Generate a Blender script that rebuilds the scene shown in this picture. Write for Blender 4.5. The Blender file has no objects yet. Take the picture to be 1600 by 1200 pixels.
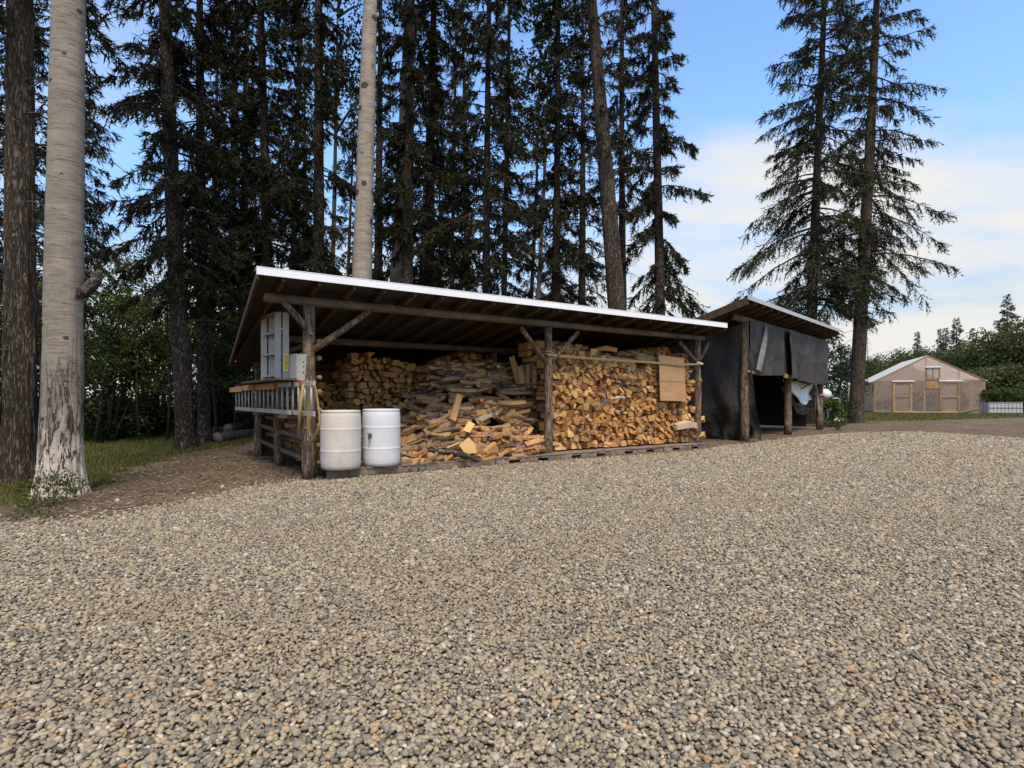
import bpy, math, random
import numpy as np
from mathutils import Vector, Matrix, noise as mnoise

# ------------------------------------------------------------------ camera, sky, sun, exposure
SC = bpy.context.scene
COL = SC.collection
F, CX, HY, CAMH = 880.0, 800.0, 622.0, 1.2      # focal length and horizon in photo pixels, eye height in metres

cam_data = bpy.data.cameras.new('camera')
cam_data.sensor_width = 36.0
cam_data.lens = 36.0 * F / 1600.0
cam_data.shift_y = (HY - 600.0) / 1600.0
cam_data.clip_start = 0.05
cam_data.clip_end = 3000.0
cam = bpy.data.objects.new('camera', cam_data)
cam.location = (0, 0, CAMH)
cam.rotation_euler = (math.radians(90), 0, 0)
COL.objects.link(cam)
SC.camera = cam

SUN_EL, SUN_ROT = math.radians(60), math.radians(170)   # high behind the camera
world = bpy.data.worlds.new('World')
SC.world = world
world.use_nodes = True
wn, wl = world.node_tree.nodes, world.node_tree.links
wn.clear()
w_out = wn.new('ShaderNodeOutputWorld')
w_bg = wn.new('ShaderNodeBackground')
w_bg.inputs['Strength'].default_value = 0.11
w_sky = wn.new('ShaderNodeTexSky')
w_sky.sky_type = 'NISHITA'
w_sky.sun_disc = False
w_sky.sun_elevation = SUN_EL
w_sky.sun_rotation = SUN_ROT
w_sky.air_density = 1.0
w_sky.dust_density = 0.6
w_sky.ozone_density = 2.0


def wmath(op, a, b=None, clamp=False):
    n = wn.new('ShaderNodeMath')
    n.operation = op
    n.use_clamp = clamp
    for i, v in enumerate((a, b)):
        if v is None:
            continue
        if isinstance(v, (int, float)):
            n.inputs[i].default_value = v
        else:
            wl.new(v, n.inputs[i])
    return n.outputs[0]


w_tc = wn.new('ShaderNodeTexCoord')
w_sep = wn.new('ShaderNodeSeparateXYZ')
wl.new(w_tc.outputs['Generated'], w_sep.inputs[0])
wz = wmath('MAXIMUM', w_sep.outputs['Z'], 0.0)
den = wmath('ADD', wz, 0.16)
w_cmb = wn.new('ShaderNodeCombineXYZ')
wl.new(wmath('DIVIDE', w_sep.outputs['X'], den), w_cmb.inputs[0])
wl.new(wmath('DIVIDE', w_sep.outputs['Y'], den), w_cmb.inputs[1])
w_map = wn.new('ShaderNodeMapping')
w_map.inputs['Scale'].default_value = (0.62, 1.0, 1.0)
w_map.inputs['Location'].default_value = (6.75, 1.1, 0.0)
wl.new(w_cmb.outputs[0], w_map.inputs[0])
w_noise = wn.new('ShaderNodeTexNoise')
w_noise.inputs['Scale'].default_value = 1.15
w_noise.inputs['Detail'].default_value = 7.0
w_noise.inputs['Roughness'].default_value = 0.55
wl.new(w_map.outputs[0], w_noise.inputs['Vector'])
# clouds grow denser towards the horizon
w_low = wn.new('ShaderNodeMapRange')
w_low.interpolation_type = 'SMOOTHSTEP'
wl.new(wz, w_low.inputs['Value'])
w_low.inputs['From Min'].default_value = 0.04
w_low.inputs['From Max'].default_value = 0.52
w_low.inputs['To Min'].default_value = 0.27
w_low.inputs['To Max'].default_value = -0.06
w_cov = wn.new('ShaderNodeMapRange')
w_cov.interpolation_type = 'SMOOTHSTEP'
w_high = wn.new('ShaderNodeMapRange')          # broken cloud overhead, as the shadowless light of the photograph implies
w_high.interpolation_type = 'SMOOTHSTEP'
wl.new(wz, w_high.inputs['Value'])
w_high.inputs['From Min'].default_value = 0.55
w_high.inputs['From Max'].default_value = 0.95
w_high.inputs['To Min'].default_value = 0.0
w_high.inputs['To Max'].default_value = 0.34
wl.new(wmath('ADD', wmath('ADD', w_noise.outputs['Fac'], w_low.outputs[0]), w_high.outputs[0]), w_cov.inputs['Value'])
w_cov.inputs['From Min'].default_value = 0.50
w_cov.inputs['From Max'].default_value = 0.82
w_mix = wn.new('ShaderNodeMix')
w_mix.data_type = 'RGBA'
w_hsv = wn.new('ShaderNodeHueSaturation')
w_hsv.inputs['Saturation'].default_value = 1.10
w_hsv.inputs['Hue'].default_value = .50
w_val = wn.new('ShaderNodeMapRange')           # hazy air: the low sky is no brighter than the high sky
w_val.interpolation_type = 'SMOOTHSTEP'
wl.new(wz, w_val.inputs['Value'])
w_val.inputs['From Min'].default_value = 0.0
w_val.inputs['From Max'].default_value = 0.42
w_val.inputs['To Min'].default_value = 0.62
w_val.inputs['To Max'].default_value = 2.0
wl.new(w_val.outputs[0], w_hsv.inputs['Value'])
wl.new(w_sky.outputs[0], w_hsv.inputs['Color'])
wl.new(w_cov.outputs[0], w_mix.inputs['Factor'])
wl.new(w_hsv.outputs[0], w_mix.inputs['A'])
w_mix.inputs['B'].default_value = (5.35, 5.22, 5.0, 1)
wl.new(w_mix.outputs['Result'], w_bg.inputs['Color'])
wl.new(w_bg.outputs[0], w_out.inputs['Surface'])

sun_data = bpy.data.lights.new('sun', 'SUN')
sun_data.energy = 2.9
sun_data.angle = math.radians(18)
sun_data.color = (1.0, 0.84, 0.63)
sun = bpy.data.objects.new('sun', sun_data)
sdir = Vector((math.sin(SUN_ROT) * math.cos(SUN_EL), math.cos(SUN_ROT) * math.cos(SUN_EL), math.sin(SUN_EL)))
sun.rotation_euler = sdir.to_track_quat('Z', 'Y').to_euler()
sun.location = (10, -20, 30)
COL.objects.link(sun)

SC.view_settings.view_transform = 'Standard'
SC.view_settings.look = 'None'
SC.view_settings.gamma = 1.0
SC.view_settings.use_curve_mapping = False
SC.view_settings.exposure = 0.6
SC.render.engine = 'CYCLES'
SC.cycles.max_bounces = 6
SC.cycles.diffuse_bounces = 2
SC.cycles.glossy_bounces = 2
SC.cycles.transmission_bounces = 4
SC.cycles.transparent_max_bounces = 12
SC.cycles.caustics_reflective = False
SC.cycles.caustics_refractive = False
SC.cycles.use_denoising = True

RNG = np.random.default_rng(7)
random.seed(7)


# ------------------------------------------------------------------ helpers
def G(px, py, z=0.0):
    """photo pixel of a ground point -> metres"""
    Z = F * (CAMH - z) / (py - HY)
    return Vector(((px - CX) / F * Z, Z, z))


def P3(px, py, Z):
    return Vector(((px - CX) / F * Z, Z, CAMH + (HY - py) / F * Z))


def sstep(x, a, b):
    t = np.clip((x - a) / (b - a), 0, 1)
    return t * t * (3 - 2 * t)


class MB:
    """collects shapes of one part and links them as one mesh"""

    def __init__(self):
        self.v, self.f, self.m = [], [], []

    def add(self, verts, faces, mat=0):
        o = len(self.v)
        self.v.extend([tuple(map(float, p)) for p in verts])
        for k, fc in enumerate(faces):
            self.f.append([i + o for i in fc])
            self.m.append(mat if isinstance(mat, int) else mat[k])
        return self

    def box(self, c, ax, ay, az, mat=0):
        """centre and three half-extent vectors"""
        c, ax, ay, az = map(Vector, (c, ax, ay, az))
        vs = [c + sx * ax + sy * ay + sz * az for sz in (-1, 1) for sy in (-1, 1) for sx in (-1, 1)]
        return self.add(vs, [(0, 2, 3, 1), (4, 5, 7, 6), (0, 1, 5, 4), (2, 6, 7, 3), (0, 4, 6, 2), (1, 3, 7, 5)], mat)

    def beam(self, a, b, w, h, up=(0, 0, 1), mat=0):
        a, b = Vector(a), Vector(b)
        d = (b - a)
        L = d.length
        d.normalize()
        s = d.cross(Vector(up))
        if s.length < 1e-4:
            s = d.cross(Vector((1, 0, 0)))
        s.normalize()
        u = s.cross(d)
        return self.box((a + b) / 2, d * L / 2, s * w / 2, u * h / 2, mat)

    def tube(self, pts, rad, n=8, mat=0, cap=True, wob=0.0, seed=0.0, capmat=None):
        pts = [Vector(p) for p in pts]
        if isinstance(rad, (int, float)):
            rad = [rad] * len(pts)
        rings = []
        ref = None
        for i, p in enumerate(pts):
            d = (pts[min(i + 1, len(pts) - 1)] - pts[max(i - 1, 0)]).normalized()
            if ref is None:
                ref = Vector((1, 0, 0)) if abs(d.x) < .8 else Vector((0, 1, 0))
            s = d.cross(ref).normalized()
            t = s.cross(d).normalized()
            ref = -t if False else ref
            ring = []
            for k in range(n):
                a = 2 * math.pi * k / n
                q = s * math.cos(a) + t * math.sin(a)
                r = rad[i]
                if wob:
                    r *= 1 + wob * mnoise.noise((p + q * 0.35) * 2.3 + Vector((seed, seed * .7, 0)))
                ring.append(p + q * r)
            rings.append(ring)
        vs = [q for r in rings for q in r]
        fs = []
        for i in range(len(pts) - 1):
            for k in range(n):
                k2 = (k + 1) % n
                fs.append((i * n + k, i * n + k2, (i + 1) * n + k2, (i + 1) * n + k))
        ms = [mat] * len(fs)
        if cap:
            fs.append(tuple(range(n - 1, -1, -1)))
            fs.append(tuple(range((len(pts) - 1) * n, len(pts) * n)))
            ms += [capmat if capmat is not None else mat] * 2
        return self.add(vs, fs, ms)

    def lathe(self, prof, n=24, c=(0, 0, 0), mat=0):
        c = Vector(c)
        vs, fs = [], []
        for r, z in prof:
            for k in range(n):
                a = 2 * math.pi * k / n
                vs.append(c + Vector((r * math.cos(a), r * math.sin(a), z)))
        for i in range(len(prof) - 1):
            for k in range(n):
                k2 = (k + 1) % n
                fs.append((i * n + k, i * n + k2, (i + 1) * n + k2, (i + 1) * n + k))
        fs.append(tuple(range(n - 1, -1, -1)))
        fs.append(tuple(range((len(prof) - 1) * n, len(prof) * n)))
        return self.add(vs, fs, mat)

    def mesh(self, name, mats, base=(0, 0, 0), smooth=False):
        me = bpy.data.meshes.new(name)
        b = Vector(base)
        me.from_pydata([(x - b.x, y - b.y, z - b.z) for x, y, z in self.v], [], self.f)
        for m in mats if isinstance(mats, (list, tuple)) else [mats]:
            me.materials.append(m)
        me.polygons.foreach_set('material_index', self.m)
        if smooth:
            me.polygons.foreach_set('use_smooth', [True] * len(self.f))
        me.update()
        return me

    def build(self, name, mats, parent=None, smooth=False, base=None):
        """world-space shapes -> object; a child's mesh is kept relative to its thing"""
        if parent is not None:
            b = world_loc(parent)
        else:
            b = Vector(base) if base is not None else Vector((0, 0, 0))
        o = bpy.data.objects.new(name, self.mesh(name, mats, b, smooth))
        COL.objects.link(o)
        if parent is not None:
            o.parent = parent
        else:
            o.location = b
        return o


def world_loc(o):
    p = Vector(o.location)
    while o.parent:
        o = o.parent
        p = p + Vector(o.location)
    return p


def tag(o, label=None, cat=None, group=None, kind=None):
    for k, v in (('label', label), ('category', cat), ('group', group), ('kind', kind)):
        if v:
            o[k] = v
    return o


def thing(name, label, cat, loc, group=None):
    o = bpy.data.objects.new(name, None)
    o.location = loc
    o.empty_display_size = .2
    COL.objects.link(o)
    return tag(o, label, cat, group)


def place(mesh, name, loc, parent=None, mat3=None):
    """link a shared mesh as an object, loc in world space"""
    o = bpy.data.objects.new(name, mesh)
    COL.objects.link(o)
    loc = Vector(loc)
    if parent is not None:
        o.parent = parent
        loc = loc - world_loc(parent)
    if mat3 is not None:
        o.matrix_local = Matrix.Translation(loc) @ mat3.to_4x4()
    else:
        o.location = loc
    return o


def fast_mesh(name, verts, loops, nper, mats, smooth=False, midx=None):
    """numpy verts (n,3), loops flat index array, nper verts per face"""
    me = bpy.data.meshes.new(name)
    nf = len(loops) // nper
    me.vertices.add(len(verts))
    me.vertices.foreach_set('co', np.ascontiguousarray(verts, dtype=np.float32).ravel())
    me.loops.add(len(loops))
    me.loops.foreach_set('vertex_index', np.ascontiguousarray(loops, dtype=np.int32))
    me.polygons.add(nf)
    me.polygons.foreach_set('loop_start', np.arange(0, nf * nper, nper, dtype=np.int32))
    me.polygons.foreach_set('loop_total', np.full(nf, nper, dtype=np.int32))
    for m in mats if isinstance(mats, (list, tuple)) else [mats]:
        me.materials.append(m)
    if midx is not None:
        me.polygons.foreach_set('material_index', np.asarray(midx, dtype=np.int32))
    if smooth:
        me.polygons.foreach_set('use_smooth', np.ones(nf, dtype=bool))
    me.update(calc_edges=True)
    return me


# ------------------------------------------------------------------ materials
class NT:
    def __init__(self, name):
        self.mat = bpy.data.materials.new(name)
        self.mat.use_nodes = True
        self.n, self.l = self.mat.node_tree.nodes, self.mat.node_tree.links
        self.n.clear()
        self.out = self.n.new('ShaderNodeOutputMaterial')
        self.bsdf = self.n.new('ShaderNodeBsdfPrincipled')
        self.l.new(self.bsdf.outputs[0], self.out.inputs['Surface'])
        self.tc = self.n.new('ShaderNodeTexCoord')

    def setv(self, sock, v):
        if isinstance(v, bpy.types.NodeSocket):
            self.l.new(v, sock)
        elif isinstance(v, (tuple, list)) and len(v) == 3 and sock.type == 'RGBA':
            sock.default_value = (*v, 1)
        else:
            sock.default_value = v

    def coords(self, scale=(1, 1, 1), kind='Object', loc=None):
        m = self.n.new('ShaderNodeMapping')
        m.inputs['Scale'].default_value = scale
        if loc is not None:
            self.setv(m.inputs['Location'], loc)
        self.l.new(self.tc.outputs[kind], m.inputs[0])
        return m.outputs[0]

    def noise(self, vec, scale=5, detail=4, rough=.55, dist=0.0):
        t = self.n.new('ShaderNodeTexNoise')
        self.l.new(vec, t.inputs['Vector'])
        t.inputs['Scale'].default_value = scale
        t.inputs['Detail'].default_value = detail
        t.inputs['Roughness'].default_value = rough
        t.inputs['Distortion'].default_value = dist
        return t.outputs['Fac']

    def voro(self, vec, scale=5, out='Distance', feature='F1', rnd=1.0):
        t = self.n.new('ShaderNodeTexVoronoi')
        t.feature = feature
        self.l.new(vec, t.inputs['Vector'])
        t.inputs['Scale'].default_value = scale
        t.inputs['Randomness'].default_value = rnd
        return t.outputs[out]

    def math(self, op, a, b=0.0, clamp=False):
        t = self.n.new('ShaderNodeMath')
        t.operation = op
        t.use_clamp = clamp
        self.setv(t.inputs[0], a)
        self.setv(t.inputs[1], b)
        return t.outputs[0]

    def ramp(self, fac, stops, interp='LINEAR'):
        t = self.n.new('ShaderNodeValToRGB')
        t.color_ramp.interpolation = interp
        el = t.color_ramp.elements
        while len(el) > 1:
            el.remove(el[-1])
        for i, (p, c) in enumerate(stops):
            e = el[0] if i == 0 else el.new(p)
            e.position = p
            e.color = (*c, 1) if not isinstance(c, (int, float)) else (c, c, c, 1)
        self.l.new(fac, t.inputs[0])
        return t.outputs[0]

    def mix(self, fac, a, b, mode='MIX'):
        t = self.n.new('ShaderNodeMix')
        t.data_type = 'RGBA'
        t.blend_type = mode
        self.setv(t.inputs['Factor'], fac)
        self.setv(t.inputs['A'], a)
        self.setv(t.inputs['B'], b)
        return t.outputs['Result']

    def rand(self):
        """one number per object and per loose piece"""
        g = self.n.new('ShaderNodeNewGeometry')
        o = self.n.new('ShaderNodeObjectInfo')
        return self.math('FRACT', self.math('ADD', g.outputs['Random Per Island'], o.outputs['Random']))

    def smooth(self, v, a, b):
        t = self.n.new('ShaderNodeMapRange')
        t.interpolation_type = 'SMOOTHSTEP'
        self.setv(t.inputs['Value'], v)
        t.inputs['From Min'].default_value = a
        t.inputs['From Max'].default_value = b
        return t.outputs[0]

    def z(self, kind='Object'):
        s = self.n.new('ShaderNodeSeparateXYZ')
        self.l.new(self.tc.outputs[kind], s.inputs[0])
        return s.outputs['Z']

    def bump(self, h, strength=.5, dist=.02):
        t = self.n.new('ShaderNodeBump')
        t.inputs['Strength'].default_value = strength
        t.inputs['Distance'].default_value = dist
        self.l.new(h, t.inputs['Height'])
        self.l.new(t.outputs[0], self.bsdf.inputs['Normal'])

    def fin(self, col, rough=.8, spec=.3, metal=0.0):
        self.setv(self.bsdf.inputs['Base Color'], col)
        self.setv(self.bsdf.inputs['Roughness'], rough)
        self.bsdf.inputs['Specular IOR Level'].default_value = spec
        self.setv(self.bsdf.inputs['Metallic'], metal)
        return self.mat


def m_wood(name, c_lo, c_hi, stretch=(6, 6, 60), weather=(0.2, 0.17, 0.14), wamt=.35, bump=.3):
    t = NT(name)
    r = t.rand()
    vec = t.coords(stretch)
    g = t.noise(vec, 1.0, 5, .6, .4)
    big = t.noise(t.coords((3, 3, 3)), 1.0, 3)
    c = t.ramp(g, [(.3, c_lo), (.7, c_hi)])
    shade = t.ramp(r, [(0, .62), (.5, .95), (1, 1.25)])
    c = t.mix(1.0, c, shade, 'MULTIPLY')
    c = t.mix(t.math('MULTIPLY', t.smooth(t.math('ADD', big, t.math('MULTIPLY', r, .3)), .55, .85), wamt * 2, True), c, weather)
    t.bump(g, bump, .01)
    return t.fin(c, .78, .2)


def m_split(name):
    """fresh split softwood: tan to orange, browner and paler pieces"""
    t = NT(name)
    r = t.rand()
    g = t.noise(t.coords((9, 9, 9)), 2.0, 5, .65, .6)
    hue = t.ramp(r, [(0, (.29, .135, .045)), (.18, (.47, .250, .092)), (.4, (.57, .325, .122)), (.6, (.39, .185, .060)),
                     (.78, (.63, .395, .170)), (.9, (.50, .245, .075)), (1, (.20, .105, .05))])
    c = t.mix(1.0, hue, t.ramp(g, [(.25, .62), (.75, 1.2)]), 'MULTIPLY')
    c = t.mix(t.math('MULTIPLY', t.smooth(t.noise(t.coords((2.2, 2.2, 2.2)), 1.0, 3), .55, .75), .4), c, (.16, .12, .09))
    t.bump(t.noise(t.coords((30, 30, 30)), 1.0, 4), .5, .01)
    return t.fin(c, .85, .15)


def m_bark(name, lo, hi, sxy=16, sz=3.0, bump=1.0, dist=.04, lichen=None):
    """ridged bark: dark wandering fissures between rough plates, with fine scales"""
    t = NT(name)
    n1 = t.noise(t.coords((sxy, sxy, sz)), 1.0, 5, .65, .35)
    ridge = t.math('ABSOLUTE', t.math('SUBTRACT', n1, .5))
    n2 = t.noise(t.coords((sxy * 2.6, sxy * 2.6, sz * 3.2)), 1.0, 6, .72, .5)
    w = t.noise(t.coords((4, 4, 1.3)), 1.0, 3)
    h = t.math('ADD', t.math('MULTIPLY', t.smooth(ridge, .0, .11), .55), t.math('MULTIPLY', n2, .6))
    c = t.ramp(h, [(.22, tuple(x * .5 for x in lo)), (.45, lo), (.70, tuple((x + y) / 2 for x, y in zip(lo, hi))), (.92, hi)])
    c = t.mix(1.0, c, t.ramp(w, [(.3, .72), (.7, 1.25)]), 'MULTIPLY')
    if lichen:
        c = t.mix(t.math('MULTIPLY', t.smooth(t.noise(t.coords((3, 3, 3)), 1.0, 6, .7), .56, .70), .55), c, lichen)
    t.bump(h, bump, dist)
    return t.fin(c, .95, .1)


def m_aspen(name, pale=(.47, .42, .36), foot=2.2, kn_scale=(3.0, 3.0, 4.2), kn_size=.20):
    """pale bark, thin dark cross lines and black knots; furrowed, whitish plates at the foot"""
    t = NT(name)
    z = t.z()
    lines = t.smooth(t.noise(t.coords((4.5, 4.5, 60)), 1.0, 4, .62, .3), .565, .64)
    patch = t.smooth(t.noise(t.coords((1.6, 1.6, 8)), 1.0, 7, .78, 1.0), .50, .575)
    kn = t.voro(t.coords(kn_scale), 1.0, 'Distance')
    knot = t.math('SUBTRACT', 1.0, t.smooth(t.math('ADD', kn, t.math('MULTIPLY', t.noise(t.coords((14, 14, 26)), 1.0, 3), .20)), kn_size, kn_size + .045))
    base = t.ramp(t.noise(t.coords((4, 4, 9)), 1.0, 5, .6), [(.3, tuple(x * .78 for x in pale)), (.7, tuple(x * 1.15 for x in pale))])
    c = t.mix(t.math('MULTIPLY', lines, .75), base, (.10, .085, .07))
    c = t.mix(t.math('MULTIPLY', patch, .42), c, (.145, .118, .092))
    c = t.mix(t.math('MULTIPLY', knot, .9), c, (.035, .03, .026))
    # furrowed foot
    fv = t.math('ABSOLUTE', t.math('SUBTRACT', t.noise(t.coords((13, 13, 1.9)), 1.0, 4, .6, .5), .5))
    fn = t.noise(t.coords((26, 26, 9)), 1.0, 6, .7)
    furrow = t.smooth(t.math('ADD', fv, t.math('MULTIPLY', t.math('SUBTRACT', fn, .5), .05)), .003, .034)
    white = t.smooth(t.math('ADD', t.noise(t.coords((4, 4, 2)), 1.0, 4), t.math('MULTIPLY', z, -.40)), .04, .26)
    plate = t.mix(white, (.185, .155, .125), (.50, .43, .35))
    plate = t.mix(1.0, plate, t.ramp(fn, [(.3, .6), (.65, 1.15)]), 'MULTIPLY')
    fc = t.mix(furrow, (.060, .048, .038), plate)
    low = t.math('SUBTRACT', 1.0, t.smooth(t.math('ADD', z, t.math('MULTIPLY', t.noise(t.coords((6, 6, 3)), 1.0, 3), .9)), foot, foot + .8))
    c = t.mix(low, c, fc)
    h = t.math('ADD', t.math('MULTIPLY', t.math('MULTIPLY', furrow, low), 1.0), t.math('MULTIPLY', lines, -.1))
    t.bump(h, .9, .03)
    return t.fin(c, .85, .2)


def m_leaf(name, cols, trans=.3):
    t = NT(name)
    g = t.n.new('ShaderNodeNewGeometry')
    o = t.n.new('ShaderNodeObjectInfo')
    r = g.outputs['Random Per Island']
    big = t.noise(t.coords((1.1, 1.1, 1.1)), 1.0, 2)
    c = t.ramp(t.math('ADD', t.math('MULTIPLY', r, .6), t.math('MULTIPLY', big, .4)), [(i / (len(cols) - 1) * .7 + .15, k) for i, k in enumerate(cols)])
    c = t.mix(1.0, c, t.ramp(o.outputs['Random'], [(0, .85), (1, 1.15)]), 'MULTIPLY')
    t.fin(c, .7, .2)
    tr = t.n.new('ShaderNodeBsdfTranslucent')
    t.l.new(c, tr.inputs['Color'])
    mx = t.n.new('ShaderNodeMixShader')
    mx.inputs[0].default_value = trans
    t.l.new(t.bsdf.outputs[0], mx.inputs[1])
    t.l.new(tr.outputs[0], mx.inputs[2])
    t.l.new(mx.outputs[0], t.out.inputs['Surface'])
    return t.mat


def m_plain(name, col, rough=.7, spec=.3, metal=0.0, var=.12, scale=6.0, bump=0.0, dirt=None, damt=.4):
    t = NT(name)
    n = t.noise(t.coords((scale,) * 3), 1.0, 5, .6)
    c = t.ramp(n, [(.3, tuple(x * (1 - var) for x in col)), (.7, tuple(min(1, x * (1 + var)) for x in col))])
    if dirt:
        c = t.mix(t.math('MULTIPLY', t.smooth(t.noise(t.coords((scale * .5, scale * .5, scale * .3)), 1.0, 6, .7), .52, .72), damt), c, dirt)
    if bump:
        t.bump(n, bump, .01)
    return t.fin(c, rough, spec, metal)


M = {}
M['split'] = m_split('split_wood')
M['bark_piece'] = m_bark('firewood_bark', (.080, .054, .035), (.215, .150, .095), 30, 30, .7, .01)
M['grey_slab'] = m_wood('weathered_slab', (.11, .080, .055), (.27, .20, .14), (20, 60, 60), (.07, .06, .05), .3)
M['tan_slab'] = m_wood('slab_wood', (.35, .18, .065), (.58, .34, .135), (14, 50, 50), (.14, .11, .085), .35)
M['brown_slab'] = m_wood('brown_slab_wood', (.17, .09, .038), (.34, .185, .078), (14, 50, 50), (.12, .10, .08), .35)
M['fresh'] = m_wood('fresh_sawn_wood', (.62, .40, .15), (.72, .49, .20), (5, 30, 30), (.5, .3, .12), .1, .15)
M['yellow'] = m_wood('yellow_split_wood', (.46, .275, .085), (.64, .40, .14), (12, 12, 12), (.4, .22, .07), .2, .3)
M['pale'] = m_wood('pale_wood', (.46, .345, .21), (.62, .48, .31), (12, 40, 40), (.35, .27, .18), .2, .2)
M['log'] = m_bark('peeled_log', (.105, .074, .050), (.265, .19, .128), 22, 3.5, .5, .012)
M['log_x'] = m_wood('log_beam', (.095, .066, .044), (.215, .152, .10), (3, 30, 30), (.06, .045, .035), .3)
M['log_end'] = m_wood('log_end', (.19, .10, .04), (.30, .17, .075), (16, 16, 16), (.2, .13, .08), .3)
M['rafter'] = m_wood('rafter_lumber', (.062, .036, .020), (.145, .088, .048), (12, 12, 12), (.08, .055, .04), .3)
M['pallet'] = m_wood('pallet_board', (.20, .155, .11), (.36, .285, .21), (20, 20, 20), (.10, .08, .065), .4)
M['orange'] = m_wood('cedar_plank', (.42, .19, .07), (.56, .28, .11), (20, 20, 60), (.3, .15, .07), .2, .2)
M['lumber'] = m_wood('framing_lumber', (.29, .17, .085), (.40, .25, .13), (12, 12, 12), (.3, .2, .12), .25, .2)
M['ply'] = m_wood('plywood_face', (.44, .245, .105), (.57, .345, .165), (2.2, 2.2, 26), (.27, .18, .12), .34, .12)
M['roof'] = m_plain('galvanised_sheet', (.062, .054, .047), .7, .2, .1, .3, 2)
M['fascia'] = m_plain('white_metal_trim', (.78, .79, .81), .4, .5, .0, .04, 3)
M['fascia_grey'] = m_plain('grey_metal_trim', (.42, .43, .44), .4, .5, .2, .06, 3)
M['alu'] = m_plain('aluminium', (.35, .325, .285), .5, .4, .15, .16, 14, .1, (.20, .18, .15), .5)
M['drum_a'] = m_plain('dirty_white_plastic', (.56, .51, .455), .55, .35, 0, .06, 5, .05, (.33, .27, .21), .6)
M['drum_b'] = m_plain('white_plastic', (.59, .60, .62), .45, .4, 0, .04, 4, .03, (.5, .46, .42), .2)
M['black_metal'] = m_plain('dark_metal', (.05, .045, .04), .5, .5, .5, .2, 20)
M['yellow_sticker'] = m_plain('yellow_sticker', (.80, .60, .03), .5, .4, 0, .06, 20)
M['black_ink'] = m_plain('black_ink', (.02, .02, .02), .6, .3, 0, .05, 5)
M['strap'] = m_plain('webbing', (.30, .215, .10), .8, .2, 0, .3, 40, .2, (.10, .08, .05), .6)
M['rope'] = m_plain('yellow_rope', (.34, .225, .095), .85, .2, 0, .3, 40, .3)
M['red_cap'] = m_plain('red_plastic', (.35, .07, .045), .5, .4, 0, .1, 10)
M['rubber'] = m_plain('rubber', (.02, .02, .021), .75, .3, 0, .1, 20)
M['white_cloth'] = m_plain('white_plastic_sheet', (.70, .78, .80), .5, .3, 0, .05, 4)
M['tote'] = m_plain('white_tote_plastic', (.40, .41, .40), .5, .3, 0, .06, 4)
M['steel'] = m_plain('grey_steel', (.30, .31, .31), .45, .5, .5, .1, 10)
M['weather_post'] = m_wood('weathered_timber', (.22, .19, .16), (.36, .32, .27), (20, 20, 4), (.14, .12, .10), .3)


def m_tarp():
    t = NT('dark_tarpaulin')
    wv = t.noise(t.coords((70, 70, 70)), 1.0, 2)
    big = t.noise(t.coords((1.6, 1.6, .8)), 1.0, 4, .6, 1.0)
    c = t.ramp(big, [(.3, (.027, .0235, .019)), (.7, (.058, .051, .042))])
    c = t.mix(1.0, c, t.ramp(wv, [(.3, .8), (.7, 1.2)]), 'MULTIPLY')
    crease = t.noise(t.coords((5, 5, 3)), 1.0, 5, .6, 1.2)
    fine = t.noise(t.coords((16, 16, 7)), 1.0, 5, .6, 2.0)
    t.bump(t.math('ADD', crease, t.math('MULTIPLY', fine, .35)), .85, .06)
    return t.fin(c, .56, .24)


M['tarp'] = m_tarp()


def m_film(name, col, alpha, rough=.35):
    t = NT(name)
    n = t.noise(t.coords((1.2, 1.2, 2.5)), 1.0, 4, .6, 1.5)
    c = t.mix(1.0, t.ramp(n, [(.3, tuple(x * .85 for x in col)), (.7, tuple(min(1, x * 1.12) for x in col))]), (1, 1, 1), 'MULTIPLY')
    t.fin(c, rough, .4)
    t.bump(t.noise(t.coords((3, 3, 1.2)), 1.0, 3, .5, 2.0), .4, .05)
    tl = t.n.new('ShaderNodeBsdfTranslucent')
    t.l.new(c, tl.inputs['Color'])
    m1 = t.n.new('ShaderNodeMixShader')
    m1.inputs[0].default_value = .45
    t.l.new(t.bsdf.outputs[0], m1.inputs[1])
    t.l.new(tl.outputs[0], m1.inputs[2])
    tp = t.n.new('ShaderNodeBsdfTransparent')
    m2 = t.n.new('ShaderNodeMixShader')
    t.setv(m2.inputs[0], t.math('ADD', alpha, t.math('MULTIPLY', t.math('SUBTRACT', n, .5), .5), True))
    t.l.new(m1.outputs[0], m2.inputs[1])
    t.l.new(tp.outputs[0], m2.inputs[2])
    t.l.new(m2.outputs[0], t.out.inputs['Surface'])
    return t.mat


M['film'] = m_film('greenhouse_film', (.64, .49, .39), .60)
M['film_gable'] = m_film('greenhouse_gable_film', (.68, .49, .39), .32)
M['film_roof'] = m_film('greenhouse_roof_film', (.86, .85, .83), .02, .4)

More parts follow.
